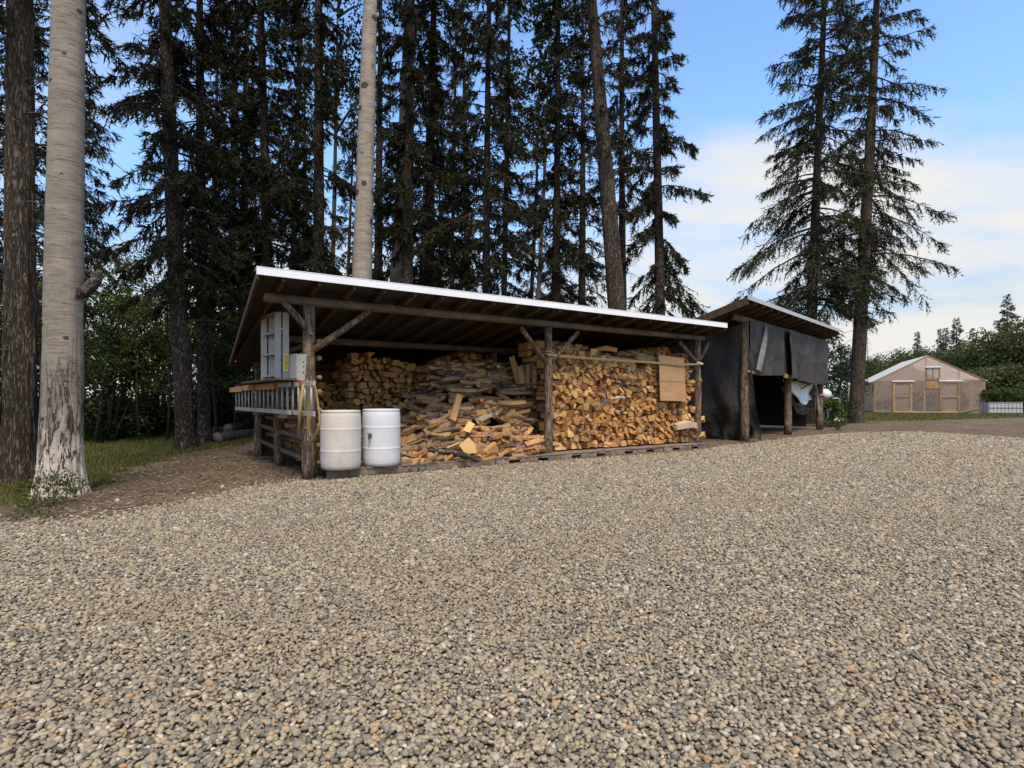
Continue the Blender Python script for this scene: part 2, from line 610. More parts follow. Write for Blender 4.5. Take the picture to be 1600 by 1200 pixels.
M['needle'] = m_leaf('spruce_needles', [(.010, .011, .005), (.018, .019, .009), (.028, .029, .013), (.050, .046, .019)], .15)
M['needle_lit'] = m_leaf('spruce_needles_lit', [(.012, .014, .007), (.022, .025, .012), (.036, .040, .018), (.065, .062, .026)], .18)  # lighter needle copy: light on the open-standing spruces put into the colour
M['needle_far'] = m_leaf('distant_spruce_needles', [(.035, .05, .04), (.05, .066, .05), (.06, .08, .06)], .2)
M['leaf'] = m_leaf('bush_leaves', [(.010, .018, .006), (.018, .031, .009), (.030, .048, .013), (.058, .075, .022)], .35)  # darkened leaf colours carry the tree shade over the undergrowth
M['leaf_bright'] = m_leaf('bright_leaves', [(.026, .042, .009), (.050, .078, .015), (.090, .118, .024), (.17, .18, .045)], .45)  # yellow-green weeds; on sapling clumps, backlight put into the leaf colour
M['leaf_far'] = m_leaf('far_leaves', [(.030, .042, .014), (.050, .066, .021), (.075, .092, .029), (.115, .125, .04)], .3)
M['leaf_dull'] = m_leaf('dull_leaves', [(.022, .036, .020), (.034, .052, .028), (.05, .07, .038)], .3)
M['spruce_bark'] = m_bark('spruce_bark', (.034, .026, .021), (.115, .090, .070), 16, 7, 1.0, .03, (.10, .095, .08))
M['brown_bark'] = m_bark('furrowed_brown_bark', (.070, .054, .041), (.19, .15, .115), 30, 5.0, 1.0, .04)
M['aspen'] = m_aspen('aspen_bark', (.245, .210, .170), 1.5)
M['aspen_far'] = m_aspen('grey_aspen_bark', (.31, .262, .212), -3, (2.4, 2.4, 2.6), .30)
M['aspen_dim'] = m_aspen('dull_aspen_bark', (.20, .17, .14), -3)
M['twig'] = m_plain('twig_bark', (.055, .045, .037), .9, .1, 0, .2, 12)
M['dead_log'] = m_bark('dead_log_bark', (.05, .043, .035), (.17, .15, .125), 14, 14, .8, .02)
M['blossom'] = m_plain('white_blossom', (.75, .72, .62), .8, .2)
M['flap'] = m_plain('pale_tarp_back', (.15, .145, .135), .5, .3, 0, .25, 8)

# ------------------------------------------------------------------ ground
def m_ground():
    t = NT('forest_soil')
    a = t.noise(t.coords((.35, .35, .35)), 1.0, 5, .6)
    b = t.noise(t.coords((9, 9, 9)), 1.0, 6, .7)
    soil = t.ramp(b, [(.3, (.055, .040, .026)), (.55, (.10, .075, .048)), (.75, (.17, .135, .09))])
    grass = t.ramp(b, [(.3, (.035, .042, .014)), (.55, (.075, .085, .026)), (.75, (.13, .13, .05))])
    c = t.mix(t.smooth(a, .36, .52), soil, grass)
    t.bump(b, .8, .05)
    return t.fin(c, .95, .1)


def m_dirt():
    t = NT('packed_dirt')
    a = t.noise(t.coords((.5, .5, .5)), 1.0, 5, .6)
    b = t.noise(t.coords((14, 14, 14)), 1.0, 6, .75)
    v = t.voro(t.coords((26, 26, 26)), 1.0, 'Color')
    c = t.ramp(b, [(.28, (.058, .041, .028)), (.5, (.125, .088, .060)), (.72, (.22, .165, .115))])
    c = t.mix(t.smooth(a, .45, .7), c, t.mix(.6, c, (.20, .145, .10)))
    c = t.mix(1.0, c, t.ramp(t.noise(t.coords((1.4, 1.4, 1.4)), 1.0, 4, .6), [(.3, .62), (.7, 1.15)]), 'MULTIPLY')
    sp = t.n.new('ShaderNodeSeparateColor')
    t.l.new(v, sp.inputs[0])
    c = t.mix(t.math('MULTIPLY', t.smooth(sp.outputs[0], .93, .98), .7), c, (.34, .30, .25))
    t.bump(b, .9, .03)
    return t.fin(c, .95, .1)


GRAVEL_STOPS = [(0, (.098, .091, .076)), (.12, (.145, .131, .106)), (.28, (.20, .178, .136)), (.42, (.262, .224, .158)),
                (.56, (.315, .252, .157)), (.68, (.218, .187, .139)), (.78, (.37, .292, .180)), (.86, (.280, .248, .195)),
                (.94, (.44, .383, .285)), (.97, (.33, .19, .08)), (1, (.53, .47, .38))]


def m_gravel_base():
    t = NT('gravel_bed')
    vec = t.coords((1, 1, 1))
    col = t.voro(vec, 42, 'Color')
    d = t.voro(vec, 42, 'Distance')
    s = t.n.new('ShaderNodeSeparateColor')
    t.l.new(col, s.inputs[0])
    c = t.ramp(s.outputs[0], GRAVEL_STOPS)
    c = t.mix(1.0, c, t.ramp(d, [(.0, 1.05), (.5, .8), (.8, .45)]), 'MULTIPLY')
    patch = t.noise(t.coords((.45, .45, .45)), 1.0, 3, .5)
    c = t.mix(1.0, c, t.ramp(patch, [(.35, (.98, .98, 1.0)), (.62, (1.05, 1.0, .93))]), 'MULTIPLY')
    h = t.math('SUBTRACT', 1.0, d)
    t.bump(h, .8, .02)
    return t.fin(c, .85, .2)


def m_stone():
    t = NT('gravel_stone')
    o = t.n.new('ShaderNodeObjectInfo')
    c = t.ramp(o.outputs['Random'], GRAVEL_STOPS)
    n = t.noise(t.coords((1.6, 1.6, 1.6)), 1.0, 4, .6)
    c = t.mix(1.0, c, t.ramp(n, [(.3, .78), (.7, 1.2)]), 'MULTIPLY')
    at = t.n.new('ShaderNodeAttribute')
    at.attribute_type = 'INSTANCER'
    at.attribute_name = 'dust'
    c = t.mix(at.outputs['Fac'], c, t.mix(.5, c, (.235, .165, .105)))
    return t.fin(c, .72, .3)


M['ground'], M['dirt'], M['gravel_bed'], M['stone'] = m_ground(), m_dirt(), m_gravel_base(), m_stone()

gm = MB()
gm.add([(-900, -60, 0), (900, -60, 0), (900, 1500, 0), (-900, 1500, 0)], [(0, 1, 2, 3)])
tag(gm.build('ground', M['ground']), kind='structure')


def outline(pts, closed_extra=(), step=.35, amp=.12, seed=0):
    """dense wobbling outline from ground points"""
    pts = [Vector((p[0], p[1], 0)) for p in pts]
    out = []
    for a, b in zip(pts[:-1], pts[1:]):
        n = max(1, int((b - a).length / step))
        for i in range(n):
            p = a.lerp(b, i / n)
            w = amp * (mnoise.noise(p * 1.7 + Vector((seed, 0, 0))) + .6 * mnoise.noise(p * 5 + Vector((0, seed, 3))))
            out.append(p + Vector((w, w, 0)))
    out.append(pts[-1])
    return out + [Vector((p[0], p[1], 0)) for p in closed_extra]


def sheet(name, pts, z, mat, kind='structure'):
    me = bpy.data.meshes.new(name)
    import bmesh
    bm = bmesh.new()
    vs = [bm.verts.new((p.x, p.y, z)) for p in pts]
    f = bm.faces.new(vs)
    if f.normal.z < 0:
        f.normal_flip()
    bmesh.ops.triangulate(bm, faces=[f])
    bm.to_mesh(me)
    bm.free()
    me.materials.append(mat)
    o = bpy.data.objects.new(name, me)
    COL.objects.link(o)
    return tag(o, kind=kind)


dirt_px = [(-260, 812), (-60, 800), (60, 783), (150, 762), (205, 738), (262, 715), (330, 702), (400, 690)]
dirt_edge = [G(*p) for p in dirt_px] + [Vector((-6.4, 14.5, 0)), Vector((-1, 19, 0)), Vector((7, 23, 0))] + \
    [G(*p) for p in [(1290, 666), (1350, 661), (1420, 658), (1500, 655.5), (1600, 653), (1800, 651)]]
dirt_pts = outline(dirt_edge, [(60, 30), (40, -20), (-30, -20)], .18, .5, 2)
sheet('dirt_track', dirt_pts, .004, M['dirt'])

grav_px = [(-400, 850), (-140, 838), (0, 828), (60, 824), (150, 816), (230, 803), (300, 789), (360, 774), (430, 761), (478, 754), (505, 755)]
grav_edge = [G(*p) for p in grav_px] + [G(757, 731), G(878, 722), G(1000, 713), G(1092, 706), G(1130, 698), G(1175, 695)] + \
    [G(*p) for p in [(1230, 686), (1290, 680), (1360, 676.5), (1420, 675.5), (1500, 680), (1560, 684), (1640, 688), (1800, 690)]]
grav_pts = outline(grav_edge, [(34, 8), (30, -14), (-24, -14)], .25, .10, 5)
sheet('gravel_yard', grav_pts, .008, M['gravel_bed'])

GP = np.array([(p.x, p.y) for p in grav_pts])
DP = np.array([(p.x, p.y) for p in dirt_pts])


def inside(poly, x, y):
    r = np.zeros(len(x), dtype=bool)
    n = len(poly)
    for i in range(n):
        x1, y1 = poly[i]
        x2, y2 = poly[(i + 1) % n]
        if y1 == y2:
            continue
        c = ((y1 > y) != (y2 > y)) & (x < (x2 - x1) * (y - y1) / (y2 - y1) + x1)
        r ^= c
    return r


# ------------------------------------------------------------------ gravel stones: nobody could count them
def stone_mesh(k):
    import bmesh
    bm = bmesh.new()
    bmesh.ops.create_icosphere(bm, subdivisions=1 if k else 2, radius=1)
    rg = random.Random(40 + k)
    off = Vector((rg.uniform(-9, 9), rg.uniform(-9, 9), rg.uniform(-9, 9)))
    sx, sy, sz = rg.uniform(.85, 1.2), rg.uniform(.7, 1.0), rg.uniform(.42, .68)
    for v in bm.verts:
        d = 1 + .42 * mnoise.noise(v.co * .9 + off) + .22 * mnoise.noise(v.co * 2.2 + off)
        v.co = Vector((v.co.x * sx, v.co.y * sy, v.co.z * sz)) * d
    for f in bm.faces:
        f.smooth = True
    me = bpy.data.meshes.new('stone_shape')
    bm.to_mesh(me)
    bm.free()
    me.materials.append(M['stone'])
    return bpy.data.objects.new('stone_shape', me)


STONES = [stone_mesh(k) for k in range(7)]


def scatter(name, pts, scl, rot, idx, protos, dust=None):
    me = bpy.data.meshes.new(name)
    n = len(pts)
    me.vertices.add(n)
    me.vertices.foreach_set('co', np.asarray(pts, dtype=np.float32).ravel())
    for nm, ty, key, arr in (('scl', 'FLOAT_VECTOR', 'vector', scl), ('rot', 'FLOAT_VECTOR', 'vector', rot)):
        a = me.attributes.new(nm, ty, 'POINT')
        a.data.foreach_set(key, np.asarray(arr, dtype=np.float32).ravel())
    a = me.attributes.new('pick', 'INT', 'POINT')
    a.data.foreach_set('value', np.asarray(idx, dtype=np.int32))
    a = me.attributes.new('dust', 'FLOAT', 'POINT')
    a.data.foreach_set('value', np.asarray(dust if dust is not None else np.zeros(n), dtype=np.float32))
    o = bpy.data.objects.new(name, me)
    COL.objects.link(o)
    ng = bpy.data.node_groups.new(name + '_nodes', 'GeometryNodeTree')
    ng.interface.new_socket('Geometry', in_out='INPUT', socket_type='NodeSocketGeometry')
    ng.interface.new_socket('Geometry', in_out='OUTPUT', socket_type='NodeSocketGeometry')
    N, Lk = ng.nodes, ng.links
    gi, go = N.new('NodeGroupInput'), N.new('NodeGroupOutput')
    m2p = N.new('GeometryNodeMeshToPoints')
    Lk.new(gi.outputs[0], m2p.inputs['Mesh'])
    g2i = N.new('GeometryNodeGeometryToInstance')
    for p in reversed(protos):
        oi = N.new('GeometryNodeObjectInfo')
        oi.inputs['Object'].default_value = p
        Lk.new(oi.outputs['Geometry'], g2i.inputs[0])
    iop = N.new('GeometryNodeInstanceOnPoints')
    Lk.new(m2p.outputs[0], iop.inputs['Points'])
    Lk.new(g2i.outputs[0], iop.inputs['Instance'])
    iop.inputs['Pick Instance'].default_value = True

    def attr(nm, ty):
        a = N.new('GeometryNodeInputNamedAttribute')
        a.data_type = ty
        a.inputs['Name'].default_value = nm
        return a.outputs['Attribute']
    Lk.new(attr('pick', 'INT'), iop.inputs['Instance Index'])
    Lk.new(attr('scl', 'FLOAT_VECTOR'), iop.inputs['Scale'])
    e2r = N.new('FunctionNodeEulerToRotation')
    Lk.new(attr('rot', 'FLOAT_VECTOR'), e2r.inputs[0])
    Lk.new(e2r.outputs[0], iop.inputs['Rotation'])
    Lk.new(iop.outputs[0], go.inputs[0])
    md = o.modifiers.new('scatter', 'NODES')
    md.node_group = ng
    return tag(o, kind='stuff')


def jgrid(x0, x1, y0, y1, s, rng):
    xs, ys = np.arange(x0, x1, s), np.arange(y0, y1, s)
    X, Y = np.meshgrid(xs, ys)
    X = X.ravel() + rng.uniform(-.5, .5, X.size) * s
    Y = Y.ravel() + rng.uniform(-.5, .5, Y.size) * s
    return X, Y


def lown(x, y, f, ph):
    return (np.sin(x * f + ph) * np.cos(y * f * 1.3 - ph * 2) + .6 * np.sin(x * f * 2.3 - y * f * 1.9 + ph) + .4 * np.cos(y * f * 4.1 + x * f * 3.3)) / 2


def make_gravel():
    P, S, W = [], [], []
    for (y0, y1, s, base) in ((.9, 3.4, .0172, .0110), (3.4, 6.5, .0205, .0126), (6.5, 10.0, .0285, .0166), (10.0, 14.0, .042, .0235), (14.0, 21.5, .06, .032)):
        X, Y = jgrid(-1.0 * y1 - 3.0, 1.0 * y1 + 3.0, y0, y1, s, RNG)
        ok = (np.abs(X) < Y * .98 + 2.9) & inside(GP, X, Y)
        X, Y = X[ok], Y[ok]
        r = base * np.exp(np.clip(RNG.normal(0, .27, len(X)), -.6, .5))
        big = RNG.random(len(X)) < .02
        r[big] *= 1.35
        z = .006 + r * .25 + RNG.uniform(0, .012, len(X)) + .012 * (lown(X, Y, 1.3, .4) + 1) * .5
        P.append(np.stack([X, Y, z], 1))
        S.append(r)
    # stragglers spilled over the edge on to the dirt
    ex, ey = [], []
    E = np.array([(p.x, p.y) for p in grav_pts[:-3]])
    k = RNG.integers(0, len(E) - 1, 16000)
    t = RNG.random(16000)
    base = E[k] * (1 - t[:, None]) + E[k + 1] * t[:, None]
    off = RNG.exponential(.22, 16000)
    ex, ey = base[:, 0] + RNG.normal(0, .15, 16000), base[:, 1] + off
    ok = (ey < 15) & ~inside(GP, ex, ey) & (np.abs(ex) < ey + 3)
    # keep the stones out from under the shed
    sv = -.561 * (ex - P1.x) + .828 * (ey - P1.y)
    ss = .828 * (ex - P1.x) + .561 * (ey - P1.y)
    ok &= ~((sv > -.28) & (ss > .1))
    ex, ey = ex[ok], ey[ok]
    r = .015 * np.exp(RNG.normal(0, .3, len(ex)))
    P.append(np.stack([ex, ey, .004 + r * .3], 1))
    S.append(r)
    P, S = np.concatenate(P), np.concatenate(S)
    n = len(P)
    scl = S[:, None] * RNG.uniform(.85, 1.15, (n, 3))
    rot = np.stack([RNG.normal(0, .35, n), RNG.normal(0, .35, n), RNG.uniform(0, 6.283, n)], 1)
    dust = np.clip(.25 + .9 * lown(P[:, 0], P[:, 1], .9, 2.1), 0, .85)
    c0, c1 = G(250, 950), G(700, 790)
    dust = np.maximum(dust * .55, .9 * np.exp(-(((P[:, 0] - c0.x) / .45) ** 2 + ((P[:, 1] - c0.y) / .3) ** 2)))
    idx = RNG.integers(0, 7, n)
    idx[(P[:, 1] > 3.0) & (idx == 0)] = 1
    scatter('gravel', P, scl, rot, idx, STONES, dust)


# ------------------------------------------------------------------ frames of the two sheds
P1 = Vector((-3.02, 8.38, 0))
U1 = Vector((.828, .561, 0)).normalized()
V1 = Vector((-U1.y, U1.x, 0))
ZUP = Vector((0, 0, 1))


def S1(s, v, z=0.0):
    return P1 + U1 * s + V1 * v + ZUP * z


P2 = Vector((6.40, 15.5, 0))
U2 = Vector((.673, .740, 0)).normalized()
V2 = Vector((-U2.y, U2.x, 0))


def S2(s, v, z=0.0):
    return P2 + U2 * s + V2 * v + ZUP * z


make_gravel()


def log_pts(a, b, n=7, wob=.012, seed=0):
    a, b = Vector(a), Vector(b)
    out = []
    for i in range(n):
        p = a.lerp(b, i / (n - 1))
        out.append(p + Vector((mnoise.noise(p * 1.1 + Vector((seed, 0, 0))), mnoise.noise(p * 1.1 + Vector((0, seed, 9))), 0)) * wob)
    return out


def log_part(name, a, b, r0, r1, parent, mat='log', seed=0, n=8, n_side=10, knots=0):
    m = MB()
    pts = log_pts(a, b, n, .02, seed)
    m.tube(pts, [r0 + (r1 - r0) * i / (n - 1) for i in range(n)], n_side, 0, True, .12, seed, 1)
    rg = random.Random(seed * 7 + 3)
    for _ in range(knots):
        t = rg.uniform(.1, .9)
        i = min(n - 2, int(t * (n - 1)))
        p = pts[i].lerp(pts[i + 1], t * (n - 1) - i)
        an = rg.uniform(0, 6.28)
        d = Vector((math.cos(an), math.sin(an), .3))
        m.tube([p, p + d * (r0 * 1.22)], [r0 * .28, r0 * .2], 6, 0, True, 0, 0, 1)
    return m.build(name, [M[mat], M['log_end']], parent, smooth=True)


# ------------------------------------------------------------------ the open wood shed
def roof1(v):
    return 2.90 - .19 * (v + .5)


RV0, RV1 = -.5, 4.4


def sleft(v):
    return -.81 + .31 * (v + .5) / 4.9


shed = thing('wood_shed', 'long open log-post woodshed with single-slope roof and bright white metal edge', 'shed', S1(0, 0))
# roof sheet, ribbed
m = MB()
svals = np.arange(0, 1.0001, 1 / 120)
top, vs = [], []
for v in (RV0, 2.0, RV1):
    for i, q in enumerate(svals):
        s = sleft(v) + (9.40 - sleft(v)) * q
        vs.append(S1(s, v, roof1(v) + (.018 if i % 4 in (1, 2) else 0)))
n = len(svals)
m.add(vs, [(r * n + i, r * n + i + 1, (r + 1) * n + i + 1, (r + 1) * n + i) for r in range(2) for i in range(n - 1)])
m.build('roof_sheet', M['roof'], shed)
m = MB()
m.box(S1((sleft(-.5) + 9.4) / 2, -.515, 2.897), U1 * (9.4 - sleft(-.5)) / 2, V1 * .012, ZUP * .048)
m.box(S1((sleft(-.5) + 9.4) / 2, -.44, 2.940), U1 * (9.4 - sleft(-.5)) / 2, V1 * .085 - ZUP * .016, ZUP * .004)
m.build('fascia', M['fascia'], shed)
for e in (0, 1):
    m = MB()
    s0, s1_ = (sleft(RV0) + .02, sleft(RV1) + .02) if e == 0 else (9.385, 9.385)
    m.beam(S1(s0, RV0 + .02, roof1(RV0) - .055), S1(s1_, RV1, roof1(RV1) - .055), .035, .10)
    m.build('verge_board', M['rafter'], shed)
m = MB()
m.beam(S1(sleft(RV1) + .03, RV1 - .02, roof1(RV1) - .06), S1(9.35, RV1 - .02, roof1(RV1) - .06), .03, .10)
m.build('rear_fascia', M['rafter'], shed)
# rafters share one shape
m = MB()
a, b = S1(0, -.47, roof1(-.47) - .052), S1(0, 4.36, roof1(4.36) - .052)
m.beam(a, b, .042, .092)
rafter_me = m.mesh('rafter', M['rafter'], S1(0, 0))
for k in range(20):
    place(rafter_me, 'rafter', S1(-.45 + .487 * k + random.uniform(-.015, .015), 0), shed)
# log beams on the posts
for i, v in enumerate((0, 1.97, 3.96)):
    zc = roof1(v) - .10 - .068
    log_part('beam', S1((-.62, -.2, -.1)[i], v, zc), S1(9.2, v, zc), .072, .060, shed, 'log_x', 11 + i, 12, 10, 5)
# posts
for i, v in enumerate((0, 1.97, 3.96)):
    for j, s in enumerate((0, 4.5, 9.0)):
        hgt = roof1(v) - .10 - .13
        r = .098 if i == 0 and j == 0 else .085
        log_part('post', S1(s, v, -.05), S1(s, v, hgt), r * 1.05, r * .86, shed, 'log', 20 + i * 3 + j, 10, 12, 5)
# slanting braces
for s0, z0, s1_, z1, v in ((-.03, 2.22, -.36, 2.60, -.02), (.06, 1.92, .92, 2.56, -.03), (4.46, 1.86, 3.83, 2.52, -.02), (4.53, 1.88, 5.22, 2.52, -.03),
                           (8.97, 2.02, 8.30, 2.50, -.02), (9.03, 2.12, 9.34, 2.52, -.02)):
    log_part('brace', S1(s0, v, z0), S1(s1_, v, z1), .052, .045, shed, 'log', int(s0 * 10) + 60, 4, 8, 1)
# rail poles cribbing the left end, their cut ends beside the corner post
for k, z in enumerate((.22, .48, .78, 1.02, 1.29, 1.51, 1.80, 2.04)):
    log_part('rail', S1(.155, .02 - .02 * (k % 3), z), S1(.15, 4.1, z + random.uniform(-.03, .03)), (.042, .046, .042, .034, .046, .034, .04, .046)[k], .045, shed, 'log_x', 80 + k, 5, 9)
for k, z in enumerate((.30, .62, .92)):
    log_part('rail', S1(.02, .1, z - .05), S1(.02, 4.05, z + .02), .045, .04, shed, 'log_x', 90 + k, 5, 9)
# back boards with gaps
bm_ = MB()
bm_.box(S1(0, 0, 0), U1 * 2.3, V1 * .012, ZUP * .092)
back_me = bm_.mesh('back_board', M['brown_slab'], S1(0, 0))
for j in range(2):
    for k in range(10):
        place(back_me, 'back_board', S1(2.3 + 4.5 * j, 4.08 + .006 * (k % 2), .10 + .186 * k), shed)


# ------------------------------------------------------------------ split firewood
def clip(poly, p, n):
    out = []
    for i in range(len(poly)):
        a, b = poly[i], poly[(i + 1) % len(poly)]
        da, db = (a - p).dot(n), (b - p).dot(n)
        if da <= 0:
            out.append(a)
        if (da < 0 < db) or (db < 0 < da):
            out.append(a.lerp(b, da / (da - db)))
    return out


def cells(w, topf, cell, rg, aspect=1.0, split=.5):
    """packed uneven polygons filling a face w wide, under the height topf(x)"""
    rows = int(3.2 / (cell * .87)) + 1
    pts = []
    for r in range(rows):
        for c in range(int(w / cell) + 1):
            x = (c + .5 * (r % 2)) * cell + rg.uniform(-.36, .36) * cell
            y = (r + .5) * cell * .87 + rg.uniform(-.34, .34) * cell
            if 0 < x < w and y < topf(x):
                pts.append(Vector((x, y)))
    grid = {}
    for p in pts:
        grid.setdefault((int(p.x / cell), int(p.y / cell)), []).append(p)
    out = []
    for p in pts:
        h = cell * .66
        poly = [p + Vector(q) for q in ((-h, -h), (h, -h), (h, h), (-h, h))]
        i, j = int(p.x / cell), int(p.y / cell)
        for di in range(-2, 3):
            for dj in range(-2, 3):
                for q in grid.get((i + di, j + dj), ()):
                    if q is not p:
                        poly = clip(poly, (p + q) / 2, q - p)
                        if len(poly) < 3:
                            break
        poly = clip(poly, Vector((0, .0)), Vector((0, -1)))
        if len(poly) < 3:
            continue
        parts = [poly]
        if rg.random() < split:
            c = sum(poly, Vector((0, 0))) / len(poly)
            a = rg.uniform(0, 6.28)
            nn = Vector((math.cos(a), math.sin(a)))
            parts = [clip(poly, c, nn), clip(poly, c, -nn)]
        for q in parts:
            if len(q) >= 3:
                out.append(q)
    return out


def prism(poly, org, ax, ay, nrm, front, depth, rg, shrink=.90, bark=.3):
    """one split piece: uneven cut end towards nrm, length running back"""
    c = sum(poly, Vector((0, 0))) / len(poly)
    ta, tb = rg.uniform(-.5, .5), rg.uniform(-.5, .5)
    k = len(poly)
    sk = rg.uniform(.86, 1.06)
    fr, bk = [], []
    for q in poly:
        d = (q - c) * shrink * sk
        d = d * rg.uniform(.88, 1.04)
        p = org + ax * (c.x + d.x) + ay * (c.y + d.y)
        fr.append(p + nrm * (front + ta * d.x + tb * d.y))
        bk.append(p - nrm * depth)
    fs = [tuple(range(k)), tuple(range(2 * k - 1, k - 1, -1))]
    ms = [0, 0]
    b = rg.randrange(k) if rg.random() < bark else -1
    for i in range(k):
        j = (i + 1) % k
        fs.append((i, k + i, k + j, j))
        ms.append(1 if i == b else 0)
    return fr + bk, fs, ms


def area(poly):
    return abs(sum(poly[i].x * poly[(i + 1) % len(poly)].y - poly[(i + 1) % len(poly)].x * poly[i].y for i in range(len(poly)))) / 2


WOOD = [M['split'], M['bark_piece']]


def stack(polys, org, ax, ay, nrm, rg, depth=.40, jit=.05, singles=0, namer=None, stuff_name='firewood', rank=None):
    ctr = lambda q: sum(q, Vector((0, 0))) / len(q)
    course = {}
    for q in polys:
        course.setdefault(int(ctr(q).y / .1305), []).append(q)
    where = {}
    for r_, qs in course.items():
        for n_, q in enumerate(sorted(qs, key=lambda q: ctr(q).x)):
            where[id(q)] = (r_, n_)
    polys = sorted(polys, key=rank or (lambda q: -area(q)))
    rest = MB()
    for i, q in enumerate(polys):
        v, f, ms = prism(q, org, ax, ay, nrm, rg.uniform(-jit, jit), depth, rg)
        if i < singles:
            c = sum(q, Vector((0, 0))) / len(q)
            base = org + ax * c.x + ay * c.y
            m = MB().add(v, f, ms)
            o = m.build('firewood_piece', WOOD, None, base=base)
            lab = namer(q, *where[id(q)])
            tag(o, lab, 'firewood', 'split firewood stacked end-on in the right bay')
        else:
            rest.add(v, f, ms)
    if rest.v:
        o = rest.build(stuff_name, WOOD, None, base=org)
        tag(o, kind='stuff')


rg = random.Random(12)


def top_right(x):
    return 1.86 + .16 * math.sin(x * 1.7 + .5) + .06 * math.sin(x * 7) - (.5 * max(0, x - 3.9))


ONES = 'zeroth first second third fourth fifth sixth seventh eighth ninth tenth eleventh twelfth thirteenth fourteenth fifteenth sixteenth seventeenth eighteenth nineteenth'.split()
TENS = {2: 'twent', 3: 'thirt', 4: 'fort', 5: 'fift', 6: 'sixt', 7: 'sevent', 8: 'eight', 9: 'ninet'}


def ordinal(n):
    if n < 20:
        return ONES[n]
    if n >= 100:
        return 'hundred and ' + ordinal(n - 100) if n > 100 else 'hundredth'
    return TENS[n // 10] + ('ieth' if n % 10 == 0 else 'y-' + ONES[n % 10])


def wood_label(q, row, k):
    a_ = area(q)
    size = 'large ' if a_ > .0145 else 'small ' if a_ < .0085 else ''
    shape = 'triangular' if len(q) == 3 else 'four-sided' if len(q) == 4 else 'blunt many-sided'
    return f'{size}{shape} firewood end, {ordinal(k + 1)} from the centre post in the {ordinal(row + 1)} course up'


def number_along(objs, text):
    """labels that count from the left as seen from the yard"""
    for k, o in enumerate(sorted(objs, key=lambda o: o.location.x / max(o.location.y, .1))):
        o['label'] = text(o, ordinal(k + 1))


SB = .16      # top of the pallets
R0 = S1(4.66, .12, SB)
polys = cells(4.2, top_right, .150, rg, 1, .6)
stack(polys, R0, U1, ZUP, -V1, rg, .40, .075, 300, wood_label, 'firewood_stack',
      rank=lambda q: -area(q) / (11 + .6 * (sum(p.x for p in q) / len(q))) ** 2)
# second rank behind, a little higher
stack(cells(4.2, lambda x: 2.12 + .10 * math.sin(x * 2.2), .17, rg, 1, .4), S1(4.66, .75, SB), U1, ZUP, -V1, rg, .4, .1, 0, None, 'firewood_stack')
# stacks at the back of the middle and left bays, and the one seen through the left rails
stack(cells(3.15, lambda x: 1.74 + .14 * math.sin(x * 2.6 + 1) + .06 * x, .130, rg, 1, .5), S1(1.35, 2.2, SB), U1, ZUP, -V1, rg, .4, .16, 0, None, 'firewood_stack')
stack(cells(3.15, lambda x: 1.75 + .1 * math.sin(x * 2.1), .14, rg, 1, .4), S1(1.35, 2.85, SB), U1, ZUP, -V1, rg, .4, .09, 0, None, 'firewood_stack')
stack(cells(1.3, lambda x: 1.30 + .12 * math.sin(x * 4), .14, rg, 1, .5), S1(.25, 3.0, SB), U1, ZUP, -V1, rg, .4, .09, 0, None, 'firewood_stack')
stack(cells(3.2, lambda x: .58 + .10 * math.sin(x * 3), .15, rg, 1, .5), S1(.30, .62, .1), V1, ZUP, -U1, rg, .35, .06, 0, None, 'firewood_stack')


# long pieces lying across the top of the right stack
def slab_mesh(L, W, T, seed, mats, bark=True, taper=.3, bend=.03, ends=None):
    """split slab: bark on the back of a rounded side, flat split face, ragged ends"""
    r = random.Random(seed)
    m = MB()
    n = 5
    rings = []
    for i in range(n):
        x = -L / 2 + L * i / (n - 1)
        k = 1 - taper * abs(i / (n - 1) - .5) * r.uniform(.4, 1.6)
        w, t = W * k / 2, T * k
        zb = bend * math.sin(i / (n - 1) * 3.14 + r.uniform(-.2, .2))
        yo = r.uniform(-.06, .06) * W
        sec = [(-w, -.1 * t), (-w * .62, .55 * t), (0, .62 * t * r.uniform(.8, 1.1)), (w * .66, .5 * t), (w, -.05 * t), (.1 * w, -.42 * t)]
        rings.append([(x + r.uniform(-.05, .05) * L * (i in (0, n - 1)), y + yo, z + zb) for y, z in sec])
    vs = [p for q in rings for p in q]
    fs, ms = [], []
    for i in range(n - 1):
        for k in range(6):
            k2 = (k + 1) % 6
            fs.append((i * 6 + k, i * 6 + k2, (i + 1) * 6 + k2, (i + 1) * 6 + k))
            ms.append(1 if bark and k in (0, 1, 2, 3) else 0)
    fs += [tuple(range(5, -1, -1)), tuple(range((n - 1) * 6, n * 6))]
    ms += [0, 0]
    m.add(vs, fs, ms)
    return m.mesh('slab', mats)


def rot3(xdir, up):
    x = Vector(xdir).normalized()
    z = Vector(up)
    z = (z - x * z.dot(x)).normalized()
    y = z.cross(x)
    return Matrix((x, y, z)).transposed()


SL = {}
for k, (mt, bk) in enumerate((('tan_slab', 'brown_slab'), ('brown_slab', 'bark_piece'), ('grey_slab', 'bark_piece'), ('pale', 'pale'), ('tan_slab', 'tan_slab'), ('split', 'split'), ('yellow', 'yellow'))):
    SL[k] = [slab_mesh(1.0, .26, .13, 100 + k * 9 + j, [M[mt], M[bk]]) for j in range(4)]


def slab(loc, xdir, up, L, W, T, kind, rg, label, group=None, cat='firewood', name='slab_offcut'):
    me = SL[kind][rg.randrange(4)]
    if rg.random() < .8:
        up = -Vector(up)          # split face outwards
    mat = rot3(xdir, up) @ Matrix.Diagonal((L, W / .26, T / .13))
    o = place(me, name, loc, None, mat)
    return tag(o, label, cat, group)


